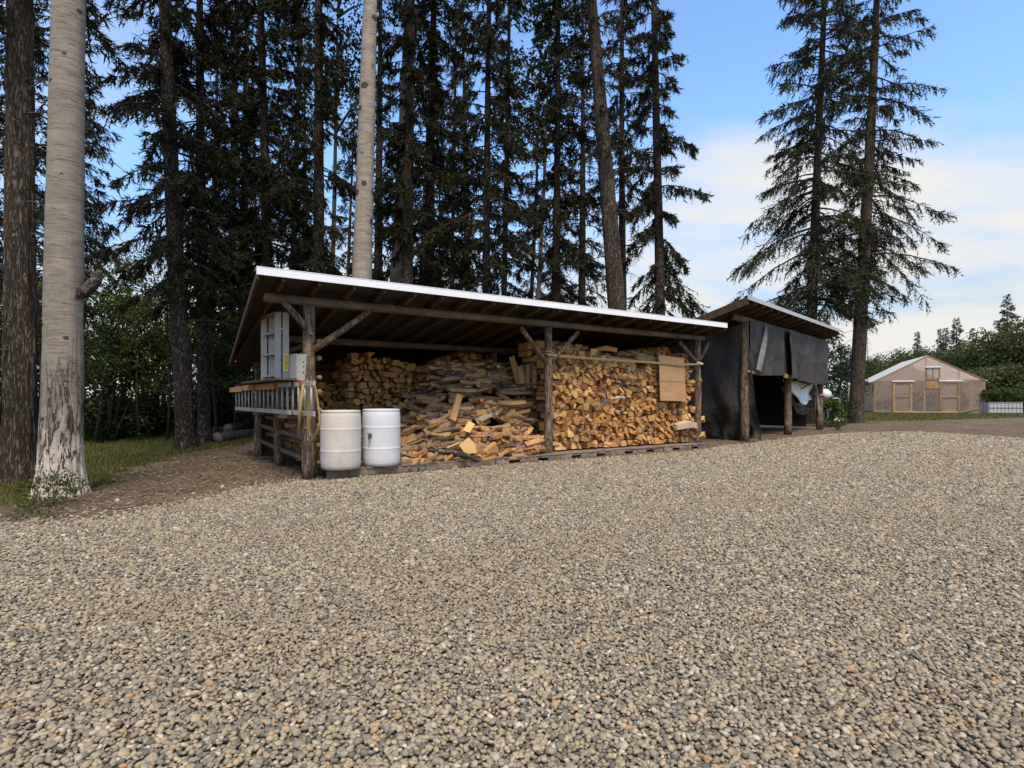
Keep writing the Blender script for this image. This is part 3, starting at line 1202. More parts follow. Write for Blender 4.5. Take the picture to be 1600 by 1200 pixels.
GTOP = 'long split pieces laid lengthwise on the right stack'
tops = [  # s offset, z above pallet, length, kind, tilt, label
    (.42, 1.52, .55, 0, .03, 'tan split billet lying lengthwise at upper left of the right stack, touching the centre post'),
    (.70, 1.33, .50, 4, -.05, 'lower tan billet lying lengthwise below the strap at left of the right stack'),
    (1.28, 1.62, .62, 2, .06, 'grey bark-covered billet lying lengthwise just under the strap'),
    (1.75, 1.40, .62, 2, .0, 'dark grey bark billet lying lengthwise in the middle of the right stack'),
    (1.62, 1.22, .60, 4, .02, 'smooth orange billet lying lengthwise under the dark grey bark billet'),
    (1.25, .98, .62, 2, -.04, 'silvery bark billet lying lengthwise halfway up the right stack'),
    (1.92, 1.04, .55, 3, .03, 'thin pale stick lying lengthwise halfway up the right stack'),
    (2.25, 1.62, .55, 2, .05, 'pale birch-bark billet lying lengthwise near the top of the right stack'),
    (2.28, 1.47, .50, 4, .0, 'tan billet lying lengthwise under the pale birch-bark billet'),
    (2.35, 1.27, .46, 2, .0, 'short grey bark billet beside the plywood sheet in the right stack'),
    (1.95, 1.86, .85, 4, -.06, 'long tan billet lying on the very top of the right stack behind the strap'),
    (.75, 1.74, .80, 1, .28, 'long brown billet tilted on top of the right stack beside the brace'),
    (2.75, 1.92, .55, 0, .08, 'tan billet on top of the right stack left of the plywood sheet'),
    (2.75, .42, .80, 1, -.02, 'long dark stick lying low across the right stack'),
]
for s, z, L, kd, tl, lab in tops:
    slab(S1(4.66 + s, .17, SB + z), U1 + ZUP * tl, -V1 * 1 + ZUP * .5, L, .08 if kd == 3 else .19, .07 if kd == 3 else .17, kd, rg, lab, GTOP, name='firewood_billet')
for k, (s, z, an) in enumerate(((.35, 2.0, .5), (.95, 2.06, -.3), (1.35, 2.08, .2), (1.75, 2.14, -.5), (2.35, 2.10, .4), (2.75, 2.12, -.2), (3.2, 2.10, .6), (3.65, 2.02, -.4))):
    slab(S1(4.66 + s, .42, SB + z - .06), U1 * math.cos(an) + V1 * math.sin(an) + ZUP * random.uniform(-.15, .15), ZUP - V1 * .4, .46, .18, .13, (0, 4, 1, 5)[k % 4], rg,
         'loose split piece thrown on the crest of the right stack under the rafters', 'loose pieces on the crest of the right stack', name='firewood_billet')
# pale slab and the yellow pieces at the right end
slab(S1(8.55, .02, .52), U1 + ZUP * .02, ZUP - V1 * .3, .66, .24, .20, 3, rg, 'thick pale barkless slab sticking out low at the right end of the stack', None, name='pale_slab')
yl = [(8.98, .35, .05, 'fresh yellow block standing on the pallet at the bottom right end of the stack', .28),
      (9.02, .72, .05, 'fresh yellow block on top of the bottom right yellow block', .24),
      (8.92, .96, .12, 'small yellow split piece third from the bottom at the right end', .18),
      (8.96, 1.62, .08, 'bright yellow split piece sticking out right of the plywood sheet', .22),
      (8.99, 1.44, .12, 'lower bright yellow split piece just under the one right of the plywood sheet', .18)]
for k, (s, z, v, lab, w) in enumerate(yl):
    slab(S1(s, v, z), (U1 * .5 - V1 * .8 + ZUP * rg.uniform(-.25, .35)).normalized(), ZUP + U1 * rg.uniform(-.6, .6), w * 1.5, w * .9, w * .75, 6, rg, lab, 'yellow pieces at the right end of the stack', name='yellow_block')

# ------------------------------------------------------------------ the heap of slabs in the middle bay
def heap_z(s, v):
    k = float(sstep(v, -.22, 1.5))
    h = SB + k * (.58 + 1.12 * float(sstep(s, 1.8, 3.2))) + .05 * math.sin(s * 5.1 + v * 3) + .04 * math.sin(s * 11)
    return h


def heap_n(s, v):
    e = .05
    dzs = (heap_z(s + e, v) - heap_z(s - e, v)) / (2 * e)
    dzv = (heap_z(s, v + e) - heap_z(s, v - e)) / (2 * e)
    return (ZUP - U1 * dzs - V1 * dzv).normalized()


rest = MB()
HEAP = {}
for k in range(620):
    s, v = rg.uniform(1.15, 4.42), rg.uniform(-.12, 1.6)
    z = heap_z(s, v) - rg.uniform(.02, .16)
    a = rg.gauss(0, .5) + (.25 if s > 3.4 else 0)
    x = U1 * math.cos(a) + V1 * math.sin(a) * .7 + ZUP * rg.gauss(.06, .22)
    nrm = (heap_n(s, v) + Vector((rg.gauss(0, .35), rg.gauss(0, .35), rg.gauss(0, .2)))).normalized()
    L, W, T = rg.uniform(.30, .62), rg.uniform(.07, .16), rg.uniform(.05, .12)
    if k < 190:
        z = heap_z(s, v) + rg.uniform(-.02, .05)
        kd = rg.choices((0, 1, 2, 3, 4, 5), (6, 4, .8, .7, 4, 5))[0]
        o = slab(S1(s, v, z), x, nrm, L, W, T, kd, rg, 'slab offcut in the heap', 'slab offcuts heaped in the middle bay')
        HEAP.setdefault(min(4, int((v + .12) / .345)), []).append((o, ('long ' if L > .5 else 'short ' if L < .4 else '') + ('tan', 'brown', 'weathered', 'pale', 'barkless tan', 'orange-tan')[kd]))
    else:
        R = rot3(x, nrm)
        me = SL[rg.choice((0, 1, 1, 2, 4))][rg.randrange(4)]
        mi = rg.choices((0, 1, 2), (5, 4, .5))[0]
        vs = [S1(s, v, z) + R @ Vector((p.co.x * L, p.co.y * W / .26, p.co.z * T / .13)) for p in me.vertices]
        rest.add(vs, [tuple(p.vertices) for p in me.polygons], [mi if (p.material_index == 0 or k % 6) else 3 for p in me.polygons])
tag(rest.build('slab_heap', [M['tan_slab'], M['brown_slab'], M['grey_slab'], M['bark_piece']], None, base=S1(2.8, .6, 0)), kind='stuff')

for band, lst in HEAP.items():
    txt = {id(o): t_ for o, t_ in lst}
    at = ('along the foot of the heap', 'in the second band up the heap', 'in the middle band of the heap', 'in the fourth band up the heap', 'along the back of the heap')[band]
    number_along([o for o, _ in lst], lambda o, n_: f'{txt[id(o)]} slab offcut, {n_} from the left {at}')
# lumber pieces across the top behind the heap
for k, (s, v, z, L, kd, tl) in enumerate(((3.9, 1.36, 1.82, .8, 1, 0), (3.5, 1.38, 1.90, .7, 4, .05), (4.1, 1.33, 1.70, .6, 4, -.04), (3.3, 1.34, 1.76, .7, 1, .02), (2.9, 1.40, 1.62, .6, 0, .03), (3.0, 1.40, 1.80, .7, 5, -.03),
                                          (4.15, .62, 1.32, .75, 1, 0), (4.0, .5, 1.12, .6, 4, .02), (3.5, .9, 1.52, .8, 4, .02), (3.2, .82, 1.36, .9, 0, .0), (3.45, .62, 1.16, .7, 0, .04))):
    slab(S1(s, v, z), U1 + ZUP * tl + V1 * rg.uniform(-.3, .3), ZUP * 1 - V1 * .8, L, .13, .085, kd, rg, 'long board offcut lying flat across the upper right of the middle-bay heap', 'boards across the upper heap')
number_along([o for o in COL.objects if o.get('group') == 'boards across the upper heap'], lambda o, n_: f'{n_} board offcut from the left, lying flat across the upper right of the heap')
# upright split boards
for k, (px, py, h, w, tl) in enumerate(((806, 580, .62, .17, -.35), (816, 592, .5, .16, -.15), (826, 588, .48, .13, .0), (836, 590, .44, .13, .03))):
    p = P3(px, py, 11.5)
    slab(p, ZUP + U1 * tl, -V1, h, w, .06, (4, 4, 0, 0)[k], rg,
         ('leaning upright split board, leftmost of the row beside the centre post', 'second upright split board from the left beside the centre post',
          'third upright split board from the left beside the centre post', 'upright split board nearest the left side of the centre post')[k], 'upright boards left of the centre post', name='upright_board')
# the plank leaning up out of the heap
a, b = P3(707, 657, 10.1), P3(718, 617, 10.35)
m = MB().beam(a, b, .115, .05, -V1)
tag(m.build('leaning_plank', M['tan_slab'], None, base=a), 'short tan plank standing up and leaning right out of the heap', 'plank')
# sawn blocks
def block(name, pts, org, ax, ay, nrm, depth, mat, label, cat):
    m = MB()
    k = len(pts)
    fr = [org + ax * x + ay * y for x, y in pts]
    bk = [p - nrm * depth for p in fr]
    m.add(fr + bk, [tuple(range(k)), tuple(range(2 * k - 1, k - 1, -1))] + [(i, k + i, k + (i + 1) % k, (i + 1) % k) for i in range(k)])
    return tag(m.build(name, [mat], None, base=org), label, cat)


fn = Vector((.08, -1, .16)).normalized()
fy = Vector((0, .16, 1)).normalized()
Zb = 9.6
o_ = P3(731, 697, Zb)
sc = Zb / F
pent = [((x - 731) * sc, (697 - y) * sc) for x, y in ((717, 695), (732, 683), (742, 693), (745, 708), (727, 709))]
block('sawn_block', [(x, y) for x, y in pent][::-1], o_, Vector((1, .08, 0)).normalized(), fy, fn, .13, M['fresh'], 'large pale yellow five-sided sawn block facing forward on the heap', 'wood block')
o_ = P3(732, 667, 9.9)
block('sawn_block', [(-.10, -.06), (.02, -.10), (.115, .05), (-.0, .105)], o_, Vector((1, .08, 0)).normalized(), fy, fn, .14, M['fresh'], 'small tilted yellow sawn block above the large five-sided block', 'wood block')
# long bark-covered pole along the foot of the heap
pts = [P3(652, 702, 9.45), P3(690, 705, 9.5), P3(722, 710, 9.5), P3(748, 719, 9.45)]
m = MB().tube(pts, [.03, .045, .05, .04], 8, 0, True, .15, 3, 1)
tag(m.build('bark_pole', [M['dead_log'], M['log_end']], None, True, base=pts[0]), 'long grey bark-covered pole slanting down across the foot of the heap', 'pole')
# grey weathered plank behind it
m = MB().beam(P3(655, 699, 9.7), P3(717, 690, 10.1), .05, .13, fn)
tag(m.build('grey_plank', M['grey_slab'], None, base=P3(655, 699, 9.7)), 'wide grey weathered plank lying behind the bark pole', 'plank')
# kindling splinters on the pallet
for k in range(34):
    px, py = rg.choice(((675, 712), (690, 716), (635, 712), (668, 719), (765, 716), (790, 716), (705, 717)))
    p = G(px + rg.uniform(-16, 16), py + rg.uniform(-4, 5), .17)
    m = MB()
    an = rg.uniform(-1.2, 1.2)
    d = U1 * math.cos(an) + ZUP * rg.uniform(-.1, .5) + V1 * math.sin(an) * .6
    m.beam(p + ZUP * .02, p + ZUP * .04 + d.normalized() * rg.uniform(.10, .24), rg.uniform(.02, .045), rg.uniform(.012, .03), -V1)
    tag(m.build('kindling_stick', [M[rg.choice(('tan_slab', 'tan_slab', 'yellow', 'brown_slab'))]], None, base=p), 'short pale kindling stick lying loose on the pallet edge before the heap', 'kindling', 'kindling scattered at the foot of the heap')

number_along([o for o in COL.objects if o.get('group') == 'kindling scattered at the foot of the heap'], lambda o, n_: f'short kindling stick on the pallet edge before the heap, {n_} from the left')
number_along([o for o in COL.objects if o.get('group') == 'loose pieces on the crest of the right stack'], lambda o, n_: f'loose split piece on the crest of the right stack, {n_} from the left')

# ------------------------------------------------------------------ pallets
def pallet_shapes(W, D, nb):
    b = MB()
    b.box((0, 0, 0), (W / 2 / nb * .82, 0, 0), (0, D / 2, 0), (0, 0, .009))
    deck = b.mesh('deck_board', M['pallet'])
    s = MB()
    s.box((0, 0, 0), (W / 2, 0, 0), (0, .02, 0), (0, 0, .045))
    strg = s.mesh('stringer', M['pallet'])
    t = MB()          # notched stringer: two slots for fork tines
    w = W / 2
    for x0, x1, z0, z1 in ((-w, w, .012, .045), (-w, -w * .62, -.045, .012), (-w * .28, w * .28, -.045, .012), (w * .62, w, -.045, .012)):
        t.box(((x0 + x1) / 2, 0, (z0 + z1) / 2), ((x1 - x0) / 2, 0, 0), (0, .02, 0), (0, 0, (z1 - z0) / 2))
    notch = t.mesh('stringer', M['pallet'])
    return deck, strg, notch


PW, PD = 1.44, 1.16
DECK, STR, NOTCH = pallet_shapes(PW, PD, 10)
RU = Matrix((U1, V1, ZUP)).transposed()
plabels = ['wooden pallet at the left end, carrying the dirty drum', 'wooden pallet second from the left, under the clean white drum and kindling', 'wooden pallet under the foot of the slab heap',
           'wooden pallet right of the centre post with fork slots', 'wooden pallet under the middle of the right stack', 'wooden pallet at the far right end under the stack']
for k in range(6):
    s0 = .20 + k * 1.475
    fv = -.25 + (0, .0, .0, .02, .05, .03)[k]
    pal = thing('wooden_pallet', plabels[k], 'pallet', S1(s0 + PW / 2, fv + PD / 2), 'pallets under the firewood')
    for j in range(10):
        place(DECK, 'deck_board', S1(s0 + PW * (j + .5) / 10, fv + PD / 2 + random.uniform(-.01, .01), .128 + random.uniform(0, .004)), pal, RU)
    for j in range(3):
        place(NOTCH if k >= 2 else STR, 'stringer', S1(s0 + PW / 2, fv + .03 + j * (PD / 2 - .03), .072), pal, RU)
    for j in range(2):
        m = MB().box(S1(s0 + PW / 2, fv + .06 + j * (PD - .12), .015), U1 * PW / 2, V1 * .045, ZUP * .009)
        m.build('base_board', M['pallet'], pal)

# wood chips and bark crumbs fallen before the stacks
m = MB()
for k in range(900):
    s, v = rg.uniform(1.0, 9.2), -.27 - rg.expovariate(5.0)
    p = S1(s, v, rg.uniform(.022, .034))
    an, L = rg.uniform(0, 6.28), rg.uniform(.012, .05)
    d = Vector((math.cos(an), math.sin(an), rg.uniform(-.2, .25))) * L
    e = Vector((-d.y, d.x, rg.uniform(-.006, .006))) * rg.uniform(.2, .5)
    m.add([p - d, p + e, p + d, p - e], [(0, 1, 2, 3)], rg.choice((0, 0, 1)))
tag(m.build('wood_chips', [M['tan_slab'], M['bark_piece']], None, base=S1(5, -.3)), kind='stuff')

# ------------------------------------------------------------------ drums
def drum(loc, r, h, mat, label, tap=False):
    d = thing('plastic_drum', label, 'drum', loc, 'plastic drums on the pallet')
    k = .9
    prof = [(r * .55, .008), (r * .86, 0), (r * .93, .02), (r * .965, .06), (r * .985, .14)]
    for q in (.315, .685):
        prof += [(r * .987, q * h - .022), (r * .99, q * h - .014), (r * .999, q * h - .006), (r * .999, q * h + .004), (r * .985, q * h + .012), (r * .985, q * h + .03)]
    prof += [(r * .98, .88 * h), (r * .955, .945 * h), (r * .935, .965 * h), (r * .955, .975 * h), (r * .955, .995 * h), (r * .93, h), (r * .905, h - .004), (r * .89, h - .03), (r * .2, h - .035)]
    m = MB().lathe(prof, 48, loc)
    m.build('drum_body', mat, d, True)
    for q in (-.55, .55):
        b = MB().lathe([(.035, 0), (.035, .02), (.03, .026), (.01, .028)], 14, Vector(loc) + U1 * r * q + ZUP * (h - .036))
        b.build('bung', mat, d, True)
    if tap:
        dirv = (Vector((0, 0, 0)) - Vector((loc[0], loc[1], 0))).normalized()
        side = Vector((-dirv.y, dirv.x, 0))
        dv = (dirv * .86 - side * -.5).normalized()
        dv = (dirv * math.cos(.55) + side * math.sin(-.55)).normalized()
        if dv.x > dirv.x:
            dv = (dirv * math.cos(.55) + side * math.sin(.55)).normalized()
        p = Vector(loc) + dv * r * .97 + ZUP * h * .545
        t = MB().tube([p, p + dv * .07], .018, 8)
        t.tube([p + dv * .055, p + dv * .075 - ZUP * .05], .014, 8)
        t.box(p + dv * .055 + ZUP * .03, side * .03, dv * .006, ZUP * .008)
        t.build('tap', M['black_metal'], d)
    return d


da = P3(532.5, 737, 8.46)
drum(Vector((da.x, 8.46, .142)), .300, .875, M['drum_a'], 'grimy off-white plastic drum beside the left corner post')
db = P3(596, 737, 8.92)
drum(Vector((db.x, 8.92, .142)), .300, .885, M['drum_b'], 'cleaner bluish-white plastic drum with a small tap, right of the grimy drum', True)

# ------------------------------------------------------------------ strap, plywood
p0, p1 = S1(4.42, -.10, 2.04), S1(9.05, -.10, 1.99)
pts = [S1(4.42, -.105, 2.03), S1(4.75, -.06, 2.02), S1(5.6, -.02, 2.01), S1(6.6, -.03, 2.0), S1(7.4, -.07, 1.985), S1(8.3, -.09, 1.975), S1(8.9, -.10, 2.0), S1(9.08, -.10, 2.02)]
m = MB()
for a, b in zip(pts[:-1], pts[1:]):
    m.beam(a, b, .006, .045)
o = m.build('ratchet_strap', M['strap'], None, base=pts[0])
tag(o, 'tan webbing strap stretched across the right stack from the centre post to the right post', 'strap')
for k, (s, z) in enumerate(((4.5, 2.03), (4.5, 2.08), (9.0, 2.02))):
    m = MB()
    ring = [S1(s + math.cos(t) * .10, math.sin(t) * .10, z + .02 * math.sin(t * 2)) for t in np.linspace(0, 6.283, 15)]
    m.tube(ring, .014 if k < 2 else .02, 6)
    tag(m.build('rope_lashing', M['rope'] if k < 2 else M['white_cloth'], None, True, base=ring[0]),
        ('yellowish rope wound round the centre post at strap height', 'upper turn of yellowish rope round the centre post', 'pale cloth lashing round the right corner post at strap height')[k], 'rope')
p = P3(1048.5, 592, 12.75)
po = thing('plywood_sheet', 'square sheet of plywood hung over the upper right of the firewood stack', 'plywood', S1(8.03, -.03, 1.6))
q0 = [S1(7.58, -.055, 2.17), S1(8.44, -.05, 2.125), S1(8.50, -.06, 1.13), S1(7.62, -.06, 1.14)]
m = MB()
m.add(q0 + [x + V1 * .015 for x in q0], [(3, 2, 1, 0), (4, 5, 6, 7), (0, 1, 5, 4), (1, 2, 6, 5), (2, 3, 7, 6), (3, 0, 4, 7)])
m.build('sheet', M['ply'], po)
m = MB()
m.beam(S1(7.60, -.068, 1.60), S1(8.47, -.066, 1.585), .006, .006)
m.build('seam', M['pale'], po)
m = MB()
m.tube([S1(7.72 + .1 * math.cos(t), .02 + .03 * math.sin(3 * t), 2.20 + .05 * math.sin(t) + .02 * math.sin(5 * t)) for t in np.linspace(0, 12.5, 40)], .012, 6)
tag(m.build('rope_coil', M['rope'], None, True, base=S1(7.72, 0, 2.2)), 'small coil of rope on the upper left corner of the plywood sheet', 'rope')

# ------------------------------------------------------------------ ladders on the left end of the shed
NF, FF = P3(492, 624, 7.45), P3(373, 618, 11.6)
ld = (FF - NF)
ld.z = 0
LL = ld.length
ld.normalize()
lside = Vector((-ld.y, ld.x, 0))


def LP(t, z, off=0.0):
    return Vector((NF.x, NF.y, 0)) + ld * t + ZUP * z - lside * off


lad = thing('extension_ladder', 'aluminium extension ladder lying on its side along the left end of the shed', 'ladder', LP(0, .98))
for sec, (t0, t1, off) in enumerate(((.02, 3.9, 0.0), (1.0, LL, -.055))):
    for z in (.99, 1.40):
        m = MB()
        m.beam(LP(t0, z, off), LP(t1, z + (.0), off), .03, .065, ZUP)
        m.build('rail', M['alu'], lad)
    m = MB()
    r_me = None
    k = 0
    t = t0 + .13
    while t < t1 - .05:
        b = MB().tube([LP(t, .99, off), LP(t, 1.40, off)], .017, 8)
        b.build('rung', M['alu'], lad, True)
        t += .303
for z, t in ((.97, 1.35), (.97, .55), (1.42, .6)):
    MB().box(LP(t, z), ld * .05, lside * .03, ZUP * .032).build('end_cap', M['red_cap'], lad)
# planks carried above and behind
for k, (t0, t1, z, lab) in enumerate(((1.72, 3.0, 1.385, 'orange plank, nearest of three laid along the top of the lying ladder'), (3.15, 4.1, 1.39, 'orange plank, middle of three laid along the top of the lying ladder'),
                                      (4.35, 5.45, 1.37, 'orange plank, farthest of three laid along the top of the lying ladder'))):
    m = MB().beam(LP(t0, z, -.10), LP(t1, z, -.10), .036, .095, ZUP)
    tag(m.build('plank', M['orange'], None, base=LP(t0, z, -.10)), lab, 'plank', 'orange planks along the lying ladder')
# brackets holding the ladder to the posts
for v in (.0, 1.97, 3.96):
    m = MB().beam(S1(-.02, v + .1, 1.455), S1(-.42, v + .1, 1.455), .045, .05)
    m.beam(S1(-.02, v + .1, .93), S1(-.42, v + .1, .93), .045, .05)
    m.build('ladder_bracket', M['rafter'], shed)
m = MB().beam(LP(.9, 1.475, -.12), LP(LL - 1.6, 1.475, -.12), .26, .03, ZUP)
m.build('side_shelf', M['rafter'], shed)

# two upright folded ladders standing on the rack
lx = (U1 * .55 + Vector((1, 0, 0)) * .45).normalized()       # across the near face
SX = -P3(419, 545, 8.9)
Zs = 8.75
k = Zs / F
base = P3(430, 600, Zs)
bz = 1.49
sl = thing('folded_ladder', 'tall folded aluminium stepladder standing upright with a yellow lettered sticker', 'ladder', Vector((base.x, base.y, bz)))
ax = Vector((1, 0, 0))
ay = (V1 * .8 + Vector((-.35, .2, 0))).normalized()
hh = 1.0 * (600 - 494) * k
wrail = 9.3 * k
org = Vector((base.x, base.y, bz))
for j, x in enumerate((0, 12.2 * k)):
    m = MB()
    vs = []
    for dy in (0, .035):
        o2 = org + ax * x + ay * dy
        vs += [o2, o2 + ax * wrail, o2 + ax * wrail + ZUP * (hh - (.0 if j == 0 else .035)), o2 + ZUP * (hh - (.035 if j == 0 else 0))]
    m.add(vs, [(0, 1, 2, 3), (7, 6, 5, 4), (0, 4, 5, 1), (1, 5, 6, 2), (2, 6, 7, 3), (3, 7, 4, 0)])
    m.build('rail', M['alu'], sl)
    m = MB()
    o3 = org + ax * x + ay * .62
    m.box(o3 + ax * wrail / 2 + ZUP * hh / 2 * .985, ax * wrail / 2, ay * .014, ZUP * hh / 2 * .985)
    m.build('rail', M['alu'], sl)
for z in (.06, .385, .70, .985):
    m = MB().box(org + ax * wrail * .45 + ay * .33 + ZUP * z * hh, ax * wrail * .42, ay * .30, ZUP * .014)
    m.build('step', M['alu'], sl)
    m = MB().box(org + ax * (12.2 * k + wrail * .5) + ay * .33 + ZUP * z * hh, ax * wrail * .35, ay * .30, ZUP * .010)
    m.build('step', M['alu'], sl)
m = MB().box(org + ax * 10.7 * k + ZUP * hh * .745 - ay * .006, ax * .05, ay * .004, ZUP * .013)
m.build('latch', M['steel'], sl)
st0 = org + ax * (12.2 * k + wrail * .5) + ZUP * (hh * .255) - ay * .004
m = MB().box(st0, ax * wrail * .40, ay * .0025, ZUP * .133)
stk = m.build('sticker', M['yellow_sticker'], sl)
cu = bpy.data.curves.new('lettering', 'FONT')
cu.body = 'FEATHERLITE'
cu.size = .055
cu.space_character = .92
cu.align_x, cu.align_y = 'CENTER', 'CENTER'
cu.materials.append(M['black_ink'])
tmp = bpy.data.objects.new('lettering', cu)
COL.objects.link(tmp)
lme = bpy.data.meshes.new_from_object(tmp.evaluated_get(bpy.context.evaluated_depsgraph_get()))
bpy.data.objects.remove(tmp)
lme.materials.clear()
lme.materials.append(M['black_ink'])
lt = bpy.data.objects.new('lettering', lme)
COL.objects.link(lt)
lt.parent = stk
# reading downwards: text x runs down, text y runs right
nn = -ay
R = Matrix((-ZUP, ax, (-ZUP).cross(ax))).transposed()
lt.matrix_local = Matrix.Translation(st0 - ay * .004 - world_loc(stk)) @ R.to_4x4() @ Matrix.Diagonal((.72, 1.1, 1, 1))

b2 = P3(464, 600, 8.3)
bx = thing('short_ladder', 'shorter folded aluminium ladder end with drilled holes beside the corner post', 'ladder', Vector((b2.x, b2.y, 1.46)))
k2 = 8.3 / F
h2 = 41 * k2 * 1.0
o2 = Vector((b2.x, b2.y, 1.46))
m = MB().box(o2 + ax * 7.6 * k2 + ZUP * h2 / 2, ax * 7.6 * k2, ay * .012, ZUP * h2 / 2)
m.build('end_plate', M['alu'], bx)
m = MB().box(o2 + ax * 0.6 * k2 + ay * .14 + ZUP * (h2 / 2 + .01), ax * .012, ay * .13, ZUP * h2 / 2)
m.build('rail', M['alu'], bx)
m = MB().box(o2 + ax * 14.4 * k2 + ay * .14 + ZUP * (h2 / 2 + .01), ax * .012, ay * .13, ZUP * h2 / 2)
m.build('rail', M['alu'], bx)
for q in (.30, .53, .70):
    h = MB().lathe([(.011, 0), (.011, .004)], 10, (0, 0, 0))
    for i, v in enumerate(h.v):
        h.v[i] = tuple(o2 + ax * (9.5 * k2 + v[0]) + ZUP * (h2 * q + v[1]) - ay * (.0135 + v[2]))
    h.build('hole', M['black_ink'], bx)
# ropes and webbing hanging on the near end of the ladder
for j, (t, dz0, w, c, lab) in enumerate(((.55, 1.44, .055, 'strap', 'wide tan strap looped over the near end of the lying ladder, hanging lowest'),
                                         (.47, 1.45, .04, 'rope', 'yellowish rope doubled over the near end of the lying ladder'))):
    pts = [LP(t, dz0, .03), LP(t + .03, 1.25, .06), LP(t + .0, 1.02, .055), LP(t - .07, .78, .05), LP(t - .10, .62 + .06 * j, .05)]
    m = MB()
    for a, b in zip(pts[:-1], pts[1:]):
        m.beam(a, b + (b - a) * .04, .05 if j == 0 else .035, .012, -lside + ld * -1.0)
    tag(m.build('hanging_strap', M[c], None, base=pts[0]), lab, 'strap')
pts = [P3(480, 597, 7.6), P3(490, 597, 7.62), P3(494, 612, 7.62), P3(498, 640, 7.6), P3(500, 660, 7.62), P3(495, 676, 7.62), P3(488, 690, 7.9), P3(483, 676, 7.85), P3(482, 655, 7.7)]
m = MB().tube(pts, .016, 7)
tag(m.build('rope_loop', M['rope'], None, True, base=pts[0]), 'loose rope loop hanging down the front of the left corner post', 'rope')
pts = [P3(483, 648, 7.55), P3(477, 668, 7.6), P3(476, 690, 7.62)]
m = MB().tube([P3(474, 600, 7.7), P3(469, 640, 7.7), P3(466, 680, 7.75)], [.02, .022, .018], 7)
tag(m.build('hanging_strap', M['strap'], None, True, base=pts[0]), 'frayed end of rope hanging below the ladder left of the corner post', 'rope')
# dark branch lying across the boards left of the centre post
m = MB().tube([P3(768, 598, 11.2), P3(800, 604, 11.2), P3(835, 600, 11.1), P3(858, 592, 11.0)], [.02, .03, .03, .02], 7, 0, True, .2, 4)
tag(m.build('dark_branch', M['dead_log'], None, True, base=P3(768, 598, 11.2)), 'dark bent branch lying across the heap left of the centre post', 'branch')

# ------------------------------------------------------------------ the tarp-hung shed
def roof2(v):
    return 3.74 - .30 * (v + .5)


shed2 = thing('tarp_shed', 'tall log-post shed with sloping roof hung with dark tarps, beyond the woodshed', 'shed', S2(0, 0))
T0, T1, TV0, TV1 = -1.32, 8.10, -.55, 4.2
m = MB()
vs = []
n = 97
for v in (TV0, TV1):
    for i in range(n):
        vs.append(S2(T0 + (T1 - T0) * i / (n - 1), v, roof2(v) + (.02 if i % 4 in (1, 2) else 0)))
m.add(vs, [(i, i + 1, n + i + 1, n + i) for i in range(n - 1)])
m.build('roof_sheet', M['roof'], shed2)
m = MB().box(S2((T0 + T1) / 2, TV0 - .012, roof2(TV0) - .02), U2 * (T1 - T0) / 2, V2 * .010, ZUP * .055)
m.box(S2((T0 + T1) / 2, TV0 + .05, roof2(TV0) + .018), U2 * (T1 - T0) / 2, V2 * .06 - ZUP * .018, ZUP * .004)
m.build('fascia', M['fascia_grey'], shed2)
for s in (T0 + .02, T1 - .02):
    MB().beam(S2(s, TV0, roof2(TV0) - .10), S2(s, TV1, roof2(TV1) - .10), .04, .19).build('verge_board', M['rafter'], shed2)
m = MB().beam(S2(0, TV0 + .02, roof2(TV0) - .075), S2(0, TV1, roof2(TV1) - .075), .042, .14)
r2_me = m.mesh('rafter', M['rafter'], S2(0, 0))
for k in range(14):
    place(r2_me, 'rafter', S2(T0 + .62 + k * .64, 0), shed2)
for i, v in enumerate((0, 3.6)):
    zc = roof2(v) - .15 - .085
    log_part('beam', S2(-.75, v, zc), S2(7.95, v, zc), .09, .08, shed2, 'log_x', 140 + i, 9, 10)
    for j, s in enumerate((0, 3.84, 7.7)):
        log_part('post', S2(s, v, -.05), S2(s, v, zc - .06), .125, .10, shed2, 'log', 150 + i * 3 + j, 9, 12, 4)
MB().beam(S2(-.1, 3.80, 1.2), S2(7.8, 3.80, 1.2), .03, 2.3, ZUP).build('rear_light_block', M['tarp'], shed2)  # unseen dark enclosure, added to keep the shed interior black
MB().beam(S2(7.86, .5, 1.2), S2(7.86, 3.7, 1.2), .03, 2.2, ZUP).build('end_light_block', M['tarp'], shed2)  # also added, shuts light out at the right end
MB().beam(S2(2.95, -.16, 1.90), S2(3.84, -.16, 1.865), .04, .12, ZUP).build('hem_board', M['lumber'], shed2)
MB().beam(S2(-.16, -.15, 1.93), S2(.30, -.15, 1.90), .05, .06, ZUP).build('cleat', M['lumber'], shed2)


def cloth(name, tl, tr, br, bl, nu, nv, disp, label, mat='tarp', group=None, hem=None):
    tl, tr, br, bl = map(Vector, (tl, tr, br, bl))
    nrm = (tr - tl).cross(bl - tl).normalized()
    vs = []
    for j in range(nv + 1):
        b = j / nv
        for i in range(nu + 1):
            a = i / nu
            p = (tl.lerp(tr, a)).lerp(bl.lerp(br, a), b)
            dx, dn, dz = disp(a, b)
            vs.append(p + (tr - tl).normalized() * dx + nrm * dn + ZUP * dz)
    fs = [(j * (nu + 1) + i, j * (nu + 1) + i + 1, (j + 1) * (nu + 1) + i + 1, (j + 1) * (nu + 1) + i) for j in range(nv) for i in range(nu)]
    m = MB().add(vs, fs)
    o = m.build(name, M[mat], None, True, base=(tl + tr) / 2)
    return tag(o, label, 'tarp', group)


def nz(a, b, f, s):
    return mnoise.noise(Vector((a * f, b * f * .5, s)))


